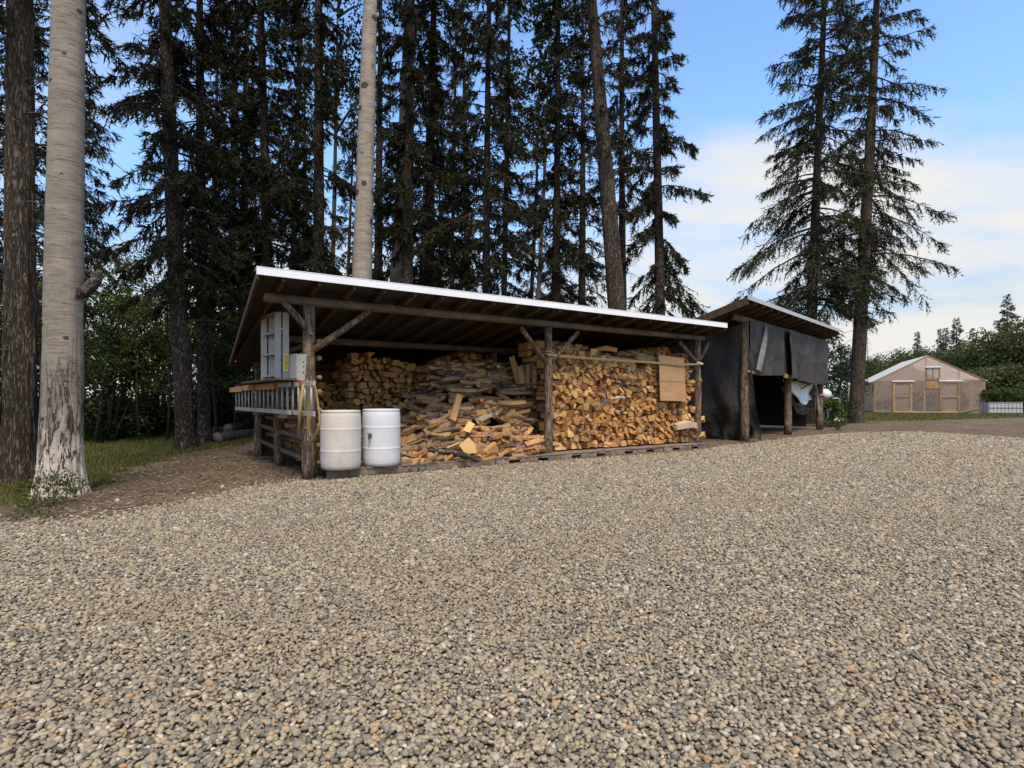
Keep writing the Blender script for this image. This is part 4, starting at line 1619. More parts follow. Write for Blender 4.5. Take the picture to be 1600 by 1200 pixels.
def side_disp(a, b):
    # a: 0 back .. 1 front post; folds run down slantwise and crumple at the ground
    k = .03 + .10 * b
    d = k * (math.sin(a * 8 + 2.6 * b) * .6 + .5 * math.sin(a * 19 - 5 * b)) + .09 * nz(a, b, 3, 1) + .04 * nz(a, b, 9, 4)
    low = float(sstep(b, .68, .95))
    d += low * (.22 * nz(a, b, 7, 3) + .14 * math.sin(a * 17 + b * 6) + .10 * nz(a, b, 16, 5))
    return (.10 * low * nz(a, b, 5, 8), d + .10 * math.sin(b * 3.1) * a + .22 * low, .14 * low * nz(a, b, 6, 2))


GT = 'dark tarps hung on the far shed'
cloth('hanging_tarp', S2(-.06, 2.9, roof2(2.9) - .22), S2(-.10, -.06, roof2(0) - .32), S2(-.12, -.42, .05), S2(-.10, 2.5, .08), 80, 80, side_disp,
      'large dark tarp hanging to the ground between the two sheds', 'tarp', GT)

def front_disp(seed):
    def f(a, b):
        d = (.02 + .05 * b) * (math.sin(a * 15 + seed) + .6 * math.sin(a * 31 + 2 * b + seed)) + .05 * nz(a, b, 4, seed) + .02 * nz(a, b, 13, seed + 2)
        return (.02 * math.sin(b * 5), d, -.04 * b * math.sin(a * 6 + seed) - .03 * b * math.sin(a * 3.14))
    return f


zt = roof2(0) - .24
cloth('hanging_tarp', S2(.10, -.15, zt), S2(3.80, -.15, zt), S2(3.80, -.17, 1.86), S2(.12, -.18, 1.90), 60, 28, front_disp(1.0),
      'left dark tarp panel across the front of the far shed, with a pale folded edge', 'tarp', GT)
cloth('hanging_tarp', S2(3.10, -.24, zt), S2(8.0, -.21, zt), S2(7.75, -.22, 1.74), S2(3.16, -.25, 1.80), 60, 28, front_disp(4.0),
      'right dark tarp panel across the front of the far shed', 'tarp', GT)
# turned-back pale flap on the left panel
cloth('tarp_flap', S2(1.05, -.23, 3.30), S2(1.15, -.24, 3.28), S2(.48, -.28, 1.92), S2(.14, -.28, 1.98), 8, 20,
      lambda a, b: (.03 * math.sin(b * 4), .03 * math.sin(a * 3 + b * 3), 0), 'pale grey turned-back flap on the left dark tarp panel', 'flap')
# white and dark sheets between the right posts
cloth('white_sheet', S2(4.05, .22, 1.83), S2(7.35, .2, 1.72), S2(7.5, .25, 1.15), S2(5.9, .25, 1.06), 24, 14,
      lambda a, b: (.06 * nz(a, b, 3, 1), .07 * math.sin(a * 11 + b * 5) + .07 * nz(a, b, 6, 8), -.12 * math.sin(a * 3.14) * b + .04 * nz(a, b, 5, 2)),
      'bright white plastic sheet hanging under the right tarp panel', 'white_cloth')
cloth('sagging_tarp', S2(4.1, .32, 1.72), S2(7.5, .36, 1.1), S2(7.5, .34, .68), S2(5.5, .34, 1.0), 24, 10,
      lambda a, b: (0, .06 * math.sin(a * 14 + b * 4) + .06 * nz(a, b, 6, 5), -.18 * math.sin(a * 3.14) * (.4 + b)), 'dark sagging tarp below the white plastic sheet')
m = MB().tube([S2(5.4, .02, 1.52), S2(6.4, .02, 1.70), S2(7.55, .02, 1.88)], .022, 6)
tag(m.build('black_strap', M['rubber'], None, True, base=S2(5.4, .02, 1.52)), 'black strap slanting across the white plastic sheet', 'strap')
MB().tube([S2(7.72, -.03, .0), S2(7.42, .05, 1.6)], .05, 8).build('side_pole', M['weather_post'], shed2, True)
m = MB().tube([S2(7.7 + .14 * math.cos(t), .14 * math.sin(t), 1.28 + .03 * math.sin(2 * t)) for t in np.linspace(0, 6.283, 14)], .035, 7)
tag(m.build('rope_lashing', M['orange'], None, True, base=S2(7.7, 0, 1.28)), 'orange-brown lashing round the right post of the far shed', 'rope')
# a wheeled cart parked just inside
ct = thing('hand_cart', 'dark small-wheeled cart parked just inside the left post of the far shed', 'cart', S2(.95, .55))
ring = [S2(.85, .45, .30) + V2 * .0 + (U2 * math.cos(t) + ZUP * math.sin(t)) * .25 for t in np.linspace(0, 6.283, 25)]
MB().tube(ring, .055, 8, cap=False).build('tyre', M['rubber'], ct, True)
MB().lathe([(.02, 0), (.16, .01), (.16, .03), (.03, .05)], 16).build('rim', M['steel'], ct).matrix_local = Matrix.Translation(S2(.85, .45, .30) - world_loc(ct)) @ rot3(U2, -V2).to_4x4()
MB().box(S2(1.0, .95, .55), U2 * .38, V2 * .42, ZUP * .16).build('tub', M['black_metal'], ct)
for q in (-.3, .3):
    MB().tube([S2(1.0 + q, 1.3, .45), S2(1.0 + q, 1.9, .85)], .02, 6).build('handle', M['steel'], ct)
# white round tank with bent pipe, marker post, weeds beside the right post
tk = P3(1288, 634, 24.2)
tk.z = 0
tt = thing('white_tank', 'small white rounded tank on a frame behind the right post of the far shed', 'tank', tk)
MB().lathe([(.05, 1.12), (.2, 1.15), (.28, 1.25), (.30, 1.36), (.26, 1.48), (.17, 1.57), (.03, 1.60)], 20, tk + Vector((-.02, 0, 0))).build('tank', M['drum_b'], tt, True)
for a_ in range(4):
    c_, s_ = math.cos(a_ * 1.571 + .4) * .22, math.sin(a_ * 1.571 + .4) * .22
    MB().tube([tk + Vector((c_, s_, 0)), tk + Vector((c_ * .8, s_ * .8, 1.2))], .025, 6).build('leg', M['steel'], tt)
MB().tube([tk + Vector((.3, -.1, 1.18)), tk + Vector((.52, -.1, 1.20)), tk + Vector((.60, -.1, 1.15)), tk + Vector((.62, -.1, .0))], .025, 7).build('pipe', M['fascia_grey'], tt, True)
mp = P3(1326, 600, 30.5)
mk = thing('marker_post', 'thin grey post with a white top left of the large bare trunk', 'post', Vector((mp.x, mp.y, 0)))
MB().tube([(mp.x, mp.y, 0), (mp.x + .02, mp.y, mp.z - .12)], [.05, .045], 8).build('pole', M['weather_post'], mk, True)
MB().tube([(mp.x + .02, mp.y, mp.z - .12), (mp.x + .02, mp.y, mp.z + .06)], [.06, .055], 8).build('cap', M['white_cloth'], mk, True)

# ------------------------------------------------------------------ greenhouse
GC = G(1366, 645)
GC = Vector(((1366 - CX) / F * 46, 46, 0))
GU = Vector((.912, -.41, 0)).normalized()
GV = Vector((-GU.y, GU.x, 0))
GW, GL, GE, GR = 7.23, 9.5, 2.57, 4.56


def S3(x, y, z=0.0):
    return GC + GU * x + GV * y + ZUP * z


def gz(x):
    return GE + (GR - GE) * (1 - abs(x - GW / 2) / (GW / 2))


gh = thing('greenhouse', 'wood-framed gable greenhouse sheeted in hazy plastic film with white roof', 'greenhouse', S3(0, 0))
for y, nm in ((0, 'front'), (GL, 'rear')):
    q = [S3(0, y, .12), S3(GW, y, .12), S3(GW, y, GE), S3(0, y, GE)]
    MB().add(q, [(0, 1, 2, 3)]).build('film_wall', M['film'], gh)
    MB().add([S3(0, y, GE + .01), S3(GW, y, GE + .01), S3(GW / 2, y, GR)], [(0, 1, 2)]).build('film_gable', M['film_gable'], gh)
for x in (0, GW):
    MB().add([S3(x, 0, .12), S3(x, GL, .12), S3(x, GL, GE), S3(x, 0, GE)], [(0, 1, 2, 3)]).build('film_wall', M['film'], gh)
for x0, x1 in ((-.16, GW / 2), (GW / 2, GW + .16)):
    z0, z1 = (GE - .05, GR + .02) if x0 < 0 else (GR + .02, GE - .05)
    vs = []
    for j in range(13):
        yy = -.05 + (GL + .1) * j / 12
        for x, z in ((x0, z0), (x1, z1)):
            vs.append(S3(x, yy, z + .015 * (j % 2)))
    MB().add(vs, [(2 * j, 2 * j + 1, 2 * j + 3, 2 * j + 2) for j in range(12)]).build('film_roof', M['film_roof'], gh)


def stick(a, b, w=.09, h=.045, mat='lumber', name='stud'):
    return MB().beam(a, b, w, h, GV).build(name, M[mat], gh)


# gable studs and frame just behind the film
for x in (0.04, 1.32, 2.42, 3.40, 4.30, 5.52, 6.32, GW - .05):
    stick(S3(x, .06, .1), S3(x, .06, min(gz(x), GE) - .02), .10, .05)
for x in (1.35, 2.6, 3.5, 4.38, 5.6):
    stick(S3(x, .07, GE + .05), S3(x, .07, gz(x) - .06), .07, .05)
stick(S3(0, .08, GE), S3(GW, .08, GE), .10, .05, name='tie_beam')
stick(S3(0, .02, .06), S3(GW, .02, .06), .14, .06, 'weather_post', 'sill_plate')
MB().beam(S3(1.3, -.06, .10), S3(3.3, -.10, .09), .05, .08).build('base_plank', M['pale'], gh)
MB().beam(S3(3.2, -.08, .09), S3(5.7, -.06, .10), .05, .08).build('base_plank', M['pale'], gh)
MB().beam(S3(5.6, -.08, .10), S3(6.75, -.05, .42), .05, .09).build('base_plank', M['lumber'], gh)
for x0, x1 in ((0, GW / 2), (GW / 2, GW)):
    stick(S3(x0, .0, gz(x0) - .02), S3(x1, .0, gz(x1) - .02), .10, .04, 'lumber', 'barge_board')
for k in range(8):
    yy = .6 + k * 1.2
    for x0 in (0, GW):
        stick(S3(x0, yy, .1), S3(x0, yy, GE), .05, .09)
        stick(S3(x0, yy, GE), S3(GW / 2, yy, GR - .05), .05, .09, 'lumber', 'rafter')
stick(S3(GW / 2, 0, GR - .05), S3(GW / 2, GL, GR - .05), .05, .1, 'lumber', 'ridge_beam')
for x in (0, GW):
    stick(S3(x, 0, GE - .03), S3(x, GL, GE - .03), .06, .09, 'lumber', 'top_plate')
stick(S3(.1, .09, 1.1), S3(1.15, .09, 2.45), .09, .04, 'lumber', 'brace')
stick(S3(2.45, .09, .6), S3(3.35, .09, 1.7), .06, .04, 'lumber', 'brace')
MB().beam(S3(-.03, .7, 1.35), S3(-.03, .7, 2.3), .06, .05).build('wall_slot', M['black_metal'], gh)
# doors with headers, vent window
for x0, x1, lab in ((1.28, 2.60, 0), (4.36, 5.68, 1)):
    d = MB()
    for a, b, w in ((S3(x0 + .06, -.05, .14), S3(x0 + .06, -.05, 2.45), .16), (S3(x1 - .10, -.05, .14), S3(x1 - .10, -.05, 2.45), .16), (S3(x0, -.05, .2), S3(x1, -.05, .2), .14), (S3(x0, -.052, 2.42), S3(x1, -.052, 2.42), .12), (S3(x0, -.052, 1.30), S3(x1, -.052, 1.30), .09)):
        d.beam(a, b, w, .04, GV)
    dd = d.build('door', M['lumber'], gh)
    MB().add([S3(x0 + .1, -.03, .2), S3(x1 - .1, -.03, .2), S3(x1 - .1, -.03, 2.4), S3(x0 + .1, -.03, 2.4)], [(0, 1, 2, 3)]).build('pane', M['film'], dd)
    MB().beam(S3(x0 - .06, -.09, 2.56), S3(x1 + .10, -.09, 2.56), .07, .09).build('door_header', M['fascia'], gh)
w = MB()
for a, b in ((S3(3.52, -.04, 2.72), S3(3.52, -.04, 3.60)), (S3(4.34, -.04, 2.72), S3(4.34, -.04, 3.60)), (S3(3.49, -.042, 2.70), S3(4.37, -.042, 2.70)), (S3(3.49, -.042, 3.55), S3(4.37, -.042, 3.55)), (S3(3.93, -.03, 2.7), S3(3.93, -.03, 3.6))):
    w.beam(a, b, .06, .04, GV)
ww = w.build('vent_window', M['weather_post'], gh)
MB().add([S3(3.54, -.02, 2.72), S3(4.32, -.02, 2.72), S3(4.32, -.02, 3.55), S3(3.54, -.02, 3.55)], [(0, 1, 2, 3)]).build('pane', M['film'], ww)
MB().beam(S3(3.45, -.09, 3.66), S3(4.45, -.09, 3.66), .08, .09).build('vent_header', M['fascia'], gh)
MB().beam(S3(3.46, -.03, 2.25), S3(4.34, -.03, 2.25), .03, .58).build('board', M['tan_slab'], gh)
MB().box(S3(GW / 2, GL * .5, .03), GU * (GW / 2 - .1), GV * (GL / 2 - .2), ZUP * .02).build('soil_bed', M['dirt'], gh)

# white caged tote planter to the right
pc = Vector(((1545 - CX) / F * 42.5, 42.5, 0))
pw, ph = 2.25, .80
PU = Vector((.985, -.17, 0)).normalized()
PV = Vector((-PU.y, PU.x, 0))
pl = thing('tote_planter', 'white plastic tote planter in a grey cage right of the greenhouse', 'planter', pc)
m = MB()
m.box(pc + PU * pw / 2 + PV * .5 + ZUP * (.08 + ph / 2), PU * pw / 2, PV * .5, ZUP * ph / 2)
m.build('tub', M['tote'], pl)
MB().box(pc + PU * pw / 2 + PV * .5 + ZUP * (.09 + ph), PU * (pw / 2 - .06), PV * .44, ZUP * .012).build('soil', M['dirt'], pl)
for k in range(9):
    x = pw * (k + .3) / 9
    MB().beam(pc + PU * x - PV * .02, pc + PU * x - PV * .02 + ZUP * (ph + .04), .018, .018).build('cage_bar', M['steel'], pl)
for z in (.1, .48, .88):
    MB().beam(pc - PU * .02 - PV * .035 + ZUP * z, pc + PU * (pw + .02) - PV * .035 + ZUP * z, .025, .03).build('cage_rail', M['steel'], pl)
MB().box(pc + PU * pw / 2 + PV * .5 + ZUP * .04, PU * (pw / 2 + .04), PV * .54, ZUP * .035).build('base', M['black_metal'], pl)


# ------------------------------------------------------------------ trees
def rings(path, rad, n, rough=.06, seed=0, flare=0.0, furrow=0.0):
    """trunk surface along path; every vertex jittered by smooth noise"""
    vs = []
    for (p, r) in zip(path, rad):
        for k in range(n):
            a = 2 * math.pi * k / n
            q = Vector((math.cos(a), math.sin(a), 0))
            f = 1 + rough * mnoise.noise(Vector((q.x * 1.3 + seed, q.y * 1.3, p.z * .9)))
            if flare:
                f += flare * math.exp(-p.z / .28) * (.55 + .75 * abs(mnoise.noise(Vector((q.x * 1.8 + seed, q.y * 1.8, 3)))) * 2)
            if furrow:
                f += furrow * mnoise.noise(Vector((q.x * 6.5 + seed, q.y * 6.5, p.z * 1.6))) * (math.exp(-p.z / 1.6) if furrow < .1 else math.exp(-p.z / 9.0))
            vs.append(p + q * r * f)
    fs = [(i * n + k, i * n + (k + 1) % n, (i + 1) * n + (k + 1) % n, (i + 1) * n + k) for i in range(len(path) - 1) for k in range(n)]
    return vs, fs


def trunk_fn(H, r0, lean, bow, seed):
    def pos(z):
        t = z / 10.0
        return Vector((lean[0] * t + bow * math.sin(t * 1.9 + seed) * .5 - bow * math.sin(seed) * .5, lean[1] * t, z))

    def rad(z):
        return max(.012, r0 * (1 - z / H) ** .75)
    return pos, rad


def spruce_crown(rg, pos, H, z0, z1, Lmax, dens, tw, droop, kneed=8, size=1.0, zcut=99, rad=None, keep=None, lowtaper=.55):
    nb = int((z1 - z0) * dens)
    z = z0 + (z1 - z0) * (np.arange(nb) + rg.random(nb)) / max(nb, 1)
    fr = (z - z0) / (H - z0)
    L = Lmax * (1 - fr) ** .75 * rg.uniform(.35, 1.15, nb) * (lowtaper + (1 - lowtaper) * sstep(fr, 0, .12))
    L = np.maximum(L, .25)
    az = rg.random(nb) * 2 * np.pi
    if keep is not None:
        az = keep(z, az, rg)
    up = rg.uniform(-.30, .12, nb) + .55 * fr
    dr = droop * rg.uniform(.6, 1.3, nb) * (1 - .5 * fr)
    base = np.array([tuple(pos(q)) for q in z])
    er = np.stack([np.cos(az), np.sin(az), np.zeros(nb)], 1)
    et = np.stack([-np.sin(az), np.cos(az), np.zeros(nb)], 1)
    sway = rg.uniform(-.18, .18, nb)

    def bp(i, t):
        return base[i] + er[i] * (L[i] * t)[:, None] + et[i] * (L[i] * sway[i] * t * t)[:, None] + np.array([0, 0, 1.0]) * (L[i] * (up[i] * t - dr[i] * t * t + .30 * dr[i] * t ** 3))[:, None]
    # limbs: three-sided tubes
    ts = np.array([0, .22, .5, .78, 1.0])
    V, Lp = [], []
    allv = []
    for t, kr in zip(ts, (1, .8, .55, .32, .10)):
        c = bp(np.arange(nb), np.full(nb, t))
        r = (.012 + .012 * L) * kr * size ** .5
        for a in (0, 2.094, 4.189):
            allv.append(c + et * (np.cos(a) * r)[:, None] + np.array([0, 0, 1.0]) * (np.sin(a) * r)[:, None])
    lv = np.stack(allv, 1).reshape(-1, 3)          # per branch 15 verts
    q = []
    for s in range(4):
        for a in range(3):
            b = (a + 1) % 3
            q += [(s * 3 + a, s * 3 + b, s * 3 + 3 + b), (s * 3 + a, s * 3 + 3 + b, s * 3 + 3 + a)]
    q = np.array(q)
    lf = (np.arange(nb)[:, None, None] * 15 + q[None]).reshape(-1, 3)
    # twigs
    dm = np.where(z > zcut, .35, 1.0)
    nt = np.maximum(3, (L * tw * dm).astype(int))
    bi = np.repeat(np.arange(nb), nt)
    n = len(bi)
    t = .12 + .88 * rg.random(n) ** .75
    p0 = bp(bi, t)
    sg = rg.choice([-1, 1], n)
    hang = rg.uniform(.1, 1.5, n) * (droop * 1.7)
    d = er[bi] * rg.uniform(.25, .8, n)[:, None] + et[bi] * (sg * rg.uniform(.2, .9, n))[:, None]
    d[:, 2] -= hang
    d /= np.linalg.norm(d, axis=1)[:, None]
    tl = rg.uniform(.25, .75, n) * (.35 + .28 * L[bi]) * (1.15 - .6 * t) * size ** .4
    # needle sprays: narrow triangles along each twig
    k = kneed
    ti = np.repeat(np.arange(n), k)
    u = (np.tile(np.arange(k), n) + rg.random(n * k)) / k
    pp = p0[ti] + d[ti] * (tl[ti] * u)[:, None]
    pp[:, 2] -= .15 * tl[ti] * u * u
    rv = rg.normal(0, 1, (n * k, 3))
    dd = d[ti] * .75 + rv * .42
    dd /= np.linalg.norm(dd, axis=1)[:, None]
    sv = np.cross(dd, rg.normal(0, 1, (n * k, 3)))
    sv /= np.linalg.norm(sv, axis=1)[:, None] + 1e-6
    ln = rg.uniform(.08, .17, n * k) * size
    wd = rg.uniform(.010, .021, n * k) * size
    big = np.where(z[bi][ti] > zcut, 1.7, 1.0)
    ln *= big
    wd *= big
    A, B, C = pp + sv * wd[:, None], pp - sv * wd[:, None], pp + dd * ln[:, None]
    tv = np.stack([A, B, C], 1).reshape(-1, 3)
    tf = np.arange(len(tv)).reshape(-1, 3)
    verts = np.concatenate([lv, tv])
    faces = np.concatenate([lf, tf + len(lv)])
    midx = np.concatenate([np.ones(len(lf)), np.zeros(len(tf))]).astype(int)
    return verts, faces, midx


TRI = [0]


def link_child(name, me, parent):
    o = bpy.data.objects.new(name, me)
    COL.objects.link(o)
    o.parent = parent
    return o


def make_spruce(base, label, H, r0, lean=(0, 0), bow=.15, z0=3, Lmax=1.6, dens=9, tw=22, droop=.55, seed=1, needle='needle', bark='spruce_bark', group=None,
                dead=14, zcut=99, size=1.0, n_side=12, keep=None, kneed=8, zstep=.5, furrow=0.0, name='spruce_tree', lowtaper=.55, crown=True):
    rg_ = np.random.default_rng(seed)
    t = thing(name, label, 'tree', base, group)
    pos, rad = trunk_fn(H, r0, lean, bow, seed)
    zs = list(np.concatenate([np.linspace(-.1, .8, 7), np.arange(1.0, H, zstep)]))
    v, f = rings([pos(z) for z in zs], [rad(max(z, 0)) for z in zs], n_side, .07, seed, .30, furrow)
    m = MB().add(v, f)
    me = m.mesh('trunk', M[bark], (0, 0, 0), True)
    link_child('trunk', me, t)
    if not crown:
        return t
    verts, faces, midx = spruce_crown(rg_, pos, H, z0, H * .985, Lmax, dens, tw, droop, kneed, size, zcut, rad, keep, lowtaper)
    # dead bare limbs under the crown
    dm = MB()
    rr = random.Random(seed)
    for _ in range(dead):
        z = rr.uniform(min(1.8, z0 * .6), z0 + 2.5)
        a = rr.uniform(0, 6.28)
        L = rr.uniform(.4, 1.3) * min(1.3, Lmax / 1.5)
        p = pos(z)
        d = Vector((math.cos(a), math.sin(a), rr.uniform(-.35, .1)))
        q = [p, p + d * L * .5 + ZUP * -.03, p + d * L + ZUP * (-.22 * L)]
        dm.tube(q, [.018, .011, .004], 3, 0, False)
        for _k in range(3):
            e = q[1].lerp(q[2], rr.random())
            dm.tube([e, e + Vector((rr.uniform(-.3, .3), rr.uniform(-.3, .3), -rr.uniform(.1, .35)))], [.007, .003], 3, 0, False)
    if dm.v:
        link_child('dead_branches', dm.mesh('dead_branches', M['twig']), t)['kind'] = 'stuff'
    cme = fast_mesh('crown', verts, faces.ravel(), 3, [M[needle], M['twig']], False, midx)
    TRI[0] += len(faces)
    link_child('crown', cme, t)
    return t


def gpos(px, Z):
    return Vector(((px - CX) / F * Z, Z, 0))


def lean_for(px0, y0, px1, y1, Z):
    """sideways lean per 10 m from two photo points on the trunk, and the base pixel it implies at z=0"""
    x0, z0 = (px0 - CX) / F * Z, CAMH + (HY - y0) / F * Z
    x1, z1 = (px1 - CX) / F * Z, CAMH + (HY - y1) / F * Z
    k = (x1 - x0) / (z1 - z0)
    return Vector((x0 - k * z0, Z, 0)), k * 10


def ztop(Z):
    return CAMH + HY / F * Z + 1.0


# name, photo points on the trunk (x,y)-(x,y), distance, trunk width in pixels, crown settings
SPR = [
    # px0 y0 px1 y1 Z width label  H z0 Lmax dens tw droop seed
    (286, 560, 268, 66, 13.2, 25, 'dark spruce with a curved foot, nearest trunk left of the woodshed roof', 21, 3.6, 1.9, 9, 20, .75, 3),
    (316, 430, 311, 66, 14.6, 17, 'slim dark spruce close to the right of the curved-foot spruce', 19, 3.9, 1.7, 9, 20, .7, 4),
    (416, 410, 404, 66, 15.0, 17, 'dark spruce standing behind the left end of the woodshed roof', 20, 3.0, 2.0, 10, 24, .6, 5),
    (495, 420, 494, 66, 14.2, 19, 'straight dark spruce trunk left of the tall pale aspen', 20, 4.2, 1.5, 8, 20, .6, 6),
    (638, 420, 646, 66, 15.2, 19, 'brown-trunked spruce in front of the grey aspen behind the woodshed', 21, 5.2, 1.5, 8, 22, .6, 8),
    (673, 430, 680, 66, 17.5, 18, 'spruce with a dim trunk hidden in foliage, right of the brown-trunked spruce', 21, 3.8, 2.0, 10, 22, .6, 9),
    (761, 430, 763, 66, 15.2, 13, 'slender dark spruce rising behind the middle of the woodshed roof', 20, 4.2, 1.75, 9, 21, .6, 10),
    (787, 440, 791, 66, 19.0, 10, 'thin spruce just behind and right of the slender dark spruce', 20, 4.2, 1.5, 9, 20, .55, 11),
    (866, 440, 868, 66, 17.6, 13, 'spruce left of the big leaning trunk', 21, 3.6, 1.55, 9, 20, .6, 12),
    (1032, 480, 1027, 66, 17.0, 16, 'drooping spruce standing free at the right end of the woodshed roof', 22, 3.6, 1.62, 8, 24, .85, 14),
    (975, 300, 975, 66, 21.0, 13, 'spruce partly hidden between the big leaning trunk and the drooping spruce', 22, 8.0, 1.5, 8, 20, .7, 15),
    (1270, 480, 1284, 66, 26.5, 15, 'left one of the two tall spruces behind the far shed', 29, 4.4, 4.0, 10.5, 14, .7, 16),
    (1338, 640, 1364, 66, 27.8, 19, 'right one of the two tall spruces, with a bare lower trunk before the greenhouse', 30, 6.4, 3.7, 7.6, 14, .85, 17),
]


def right_keep(z, az, rg):
    # the right tree's lower branches reach mainly to the right; the left tree's mainly to the left
    return az


for (x0, y0, x1, y1, Z, w, lab, H, z0, Lm, de, tw, dr, sd) in SPR:
    b, k = lean_for(x0, y0, x1, y1, Z)
    big = Z > 25
    make_spruce(b, lab, H, w / F * Z / 2 * 1.12, (k, 0), .10 if sd != 3 else .22, z0, Lm, de * (1 if big else 1.12), tw, dr, sd, zcut=ztop(Z), size=1.5 if big else 1.08,
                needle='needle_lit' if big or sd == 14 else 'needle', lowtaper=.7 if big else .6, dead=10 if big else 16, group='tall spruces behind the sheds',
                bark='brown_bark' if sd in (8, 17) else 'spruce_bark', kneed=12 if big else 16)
# big leaning spruce
b, k = lean_for(962, 485, 926, 66, 16.2)
make_spruce(b, 'big flaky-barked spruce trunk leaning left, behind the woodshed roof', 22, 27.5 / F * 16.2 / 2 * 1.15, (k, 0), .10, 8.2, 1.6, 7, 14, .9, 31, kneed=11, zcut=ztop(16), dead=34, n_side=20, zstep=.3,
            bark='brown_bark', group='tall spruces behind the sheds')
# big brown trunk at the far left
b, k = lean_for(30, 700, 30, 66, 7.9)
make_spruce(b, 'thick furrowed brown trunk at the far left edge', 22, 41 / F * 7.9 / 2 * 1.05, (k, 0), .05, 6.2, 1.8, 8, 18, .7, 32, zcut=ztop(8) + 1, dead=20, n_side=84, zstep=.10,
            bark='brown_bark', furrow=.14, group='tall trunks at the left')

# filler spruces further back: two shapes, each standing tree its own object
FILL = [(22, 21.0, 0), (128, 20.5, 1), (352, 19.5, 1), (385, 24.0, 0), (448, 21.0, 2), (590, 25.0, 0), (703, 22.5, 1), (735, 27.0, 0), (820, 29.0, 2),
        (905, 27.5, 0), (655, 31.0, 0), (330, 30, 0), (110, 28, 2), (70, 19, 2), (-60, 13.0, 0), (-150, 17.0, 1), (-90, 24, 2), (690, 38, 1), (410, 37, 2), (870, 38, 0), (470, 30, 1), (540, 36, 0)]
protos = []
where = {0: 'broad dark spruce in the shaded wood', 1: 'narrow dark spruce in the shaded wood', 2: 'ragged dark spruce in the shaded wood'}


def zone(px):
    for lim, tx in ((0, 'beyond the left edge'), (130, 'behind the two big left trunks'), (300, 'left of the woodshed, past the grass'), (430, 'behind the left end of the woodshed'),
                    (560, 'behind the woodshed, left of the pale aspen'), (640, 'between the pale aspen and the grey aspen'), (780, 'behind the middle of the woodshed roof'), (2000, 'behind the right half of the woodshed roof')):
        if px < lim:
            return tx


depth_word = ((0, 20, 'near'), (20, 28, 'middle-distance'), (28, 99, 'far'))
for i, (px, Z, kd) in enumerate(FILL):
    dw = [w_ for a_, b_, w_ in depth_word if a_ <= Z < b_][0]
    lab = where[kd].replace(' in the shaded wood', '') + ' ' + ('deep in the wood' if dw == 'far' else 'at the wood edge' if dw == 'near' else 'inside the wood') + ', ' + zone(px)
    if len(protos) <= kd or protos[kd] is None:
        pass
    src = next((p for p in protos if p[0] == kd), None)
    if src is None:
        t = make_spruce(gpos(px, Z), lab, (21, 20, 22)[kd], (.19, .13, .16)[kd], ((.1, 0), (-.12, 0), (.2, 0))[kd], .2, (1.6, 2.0, 2.6)[kd], (2.0, 1.45, 1.8)[kd], 8.5, (16, 18, 14)[kd], (.55, .6, .75)[kd], 60 + kd,
                        group='spruces inside the wood', size=1.3, kneed=9, zstep=1.0, n_side=8, dead=14, zcut=17)
        protos.append((kd, t))
    else:
        t0 = src[1]
        t = t0.copy()
        COL.objects.link(t)
        t.location = gpos(px, Z)
        t.rotation_euler = (random.uniform(-.02, .02), random.uniform(-.025, .025), random.uniform(0, 6.28))
        s_ = random.uniform(.85, 1.15)
        t.scale = (s_ * random.uniform(.85, 1.2), s_ * random.uniform(.85, 1.2), s_)
        t['label'] = lab
        for ch in t0.children:
            c = ch.copy()
            COL.objects.link(c)
            c.parent = t
protos_fill = protos


# aspens
def make_aspen(base, label, H, r0, lean, mat, seed, n_side=24, zstep=.15, crown_z=10, stub=None, flare=.35, furrow=.05, bow=.12, cat_group=None):
    t = thing('aspen_tree', label, 'tree', base, cat_group)
    pos, rad = trunk_fn(H, r0, lean, bow, seed)
    zs = list(np.concatenate([np.linspace(-.1, .95, 12 if n_side < 60 else 24), np.arange(1.0, 2.8, min(zstep, .3)), np.arange(2.9, H, max(zstep, .25))]))
    v, f = rings([pos(z) for z in zs], [rad(max(z, 0)) for z in zs], n_side, .05, seed, flare, furrow)
    link_child('trunk', MB().add(v, f).mesh('trunk', M[mat], (0, 0, 0), True), t)
    rr = random.Random(seed)
    lm = MB()
    cl = []
    for _ in range(22):
        z = rr.uniform(crown_z, H * .96)
        a = rr.uniform(0, 6.28)
        L = rr.uniform(.8, 2.2) * (1.1 - z / H)+.3
        p = pos(z)
        e = p + Vector((math.cos(a) * L, math.sin(a) * L, L * .7))
        lm.tube([p, p.lerp(e, .5) + ZUP * .1, e], [.05, .03, .01], 5)
        cl += [e, p.lerp(e, .7)]
    link_child('limbs', lm.mesh('limbs', M[mat], (0, 0, 0), True), t)
    link_child('crown', leaf_mesh(cl, .75, 90, .10, np.random.default_rng(seed), 'leaf'), t)
    if stub:
        z, a, L = stub
        p = pos(z)
        d = Vector((math.cos(a), math.sin(a), 0))
        m = MB().tube([p, p + d * (L * .6) + ZUP * .05, p + d * L * .85 + ZUP * .18, p + d * L * .98 + ZUP * .32], [.10, .085, .07, .03], 10, 0, True, .2, seed)
        link_child('broken_stub', m.mesh('broken_stub', M['dead_log'], (0, 0, 0), True), t)
    return t


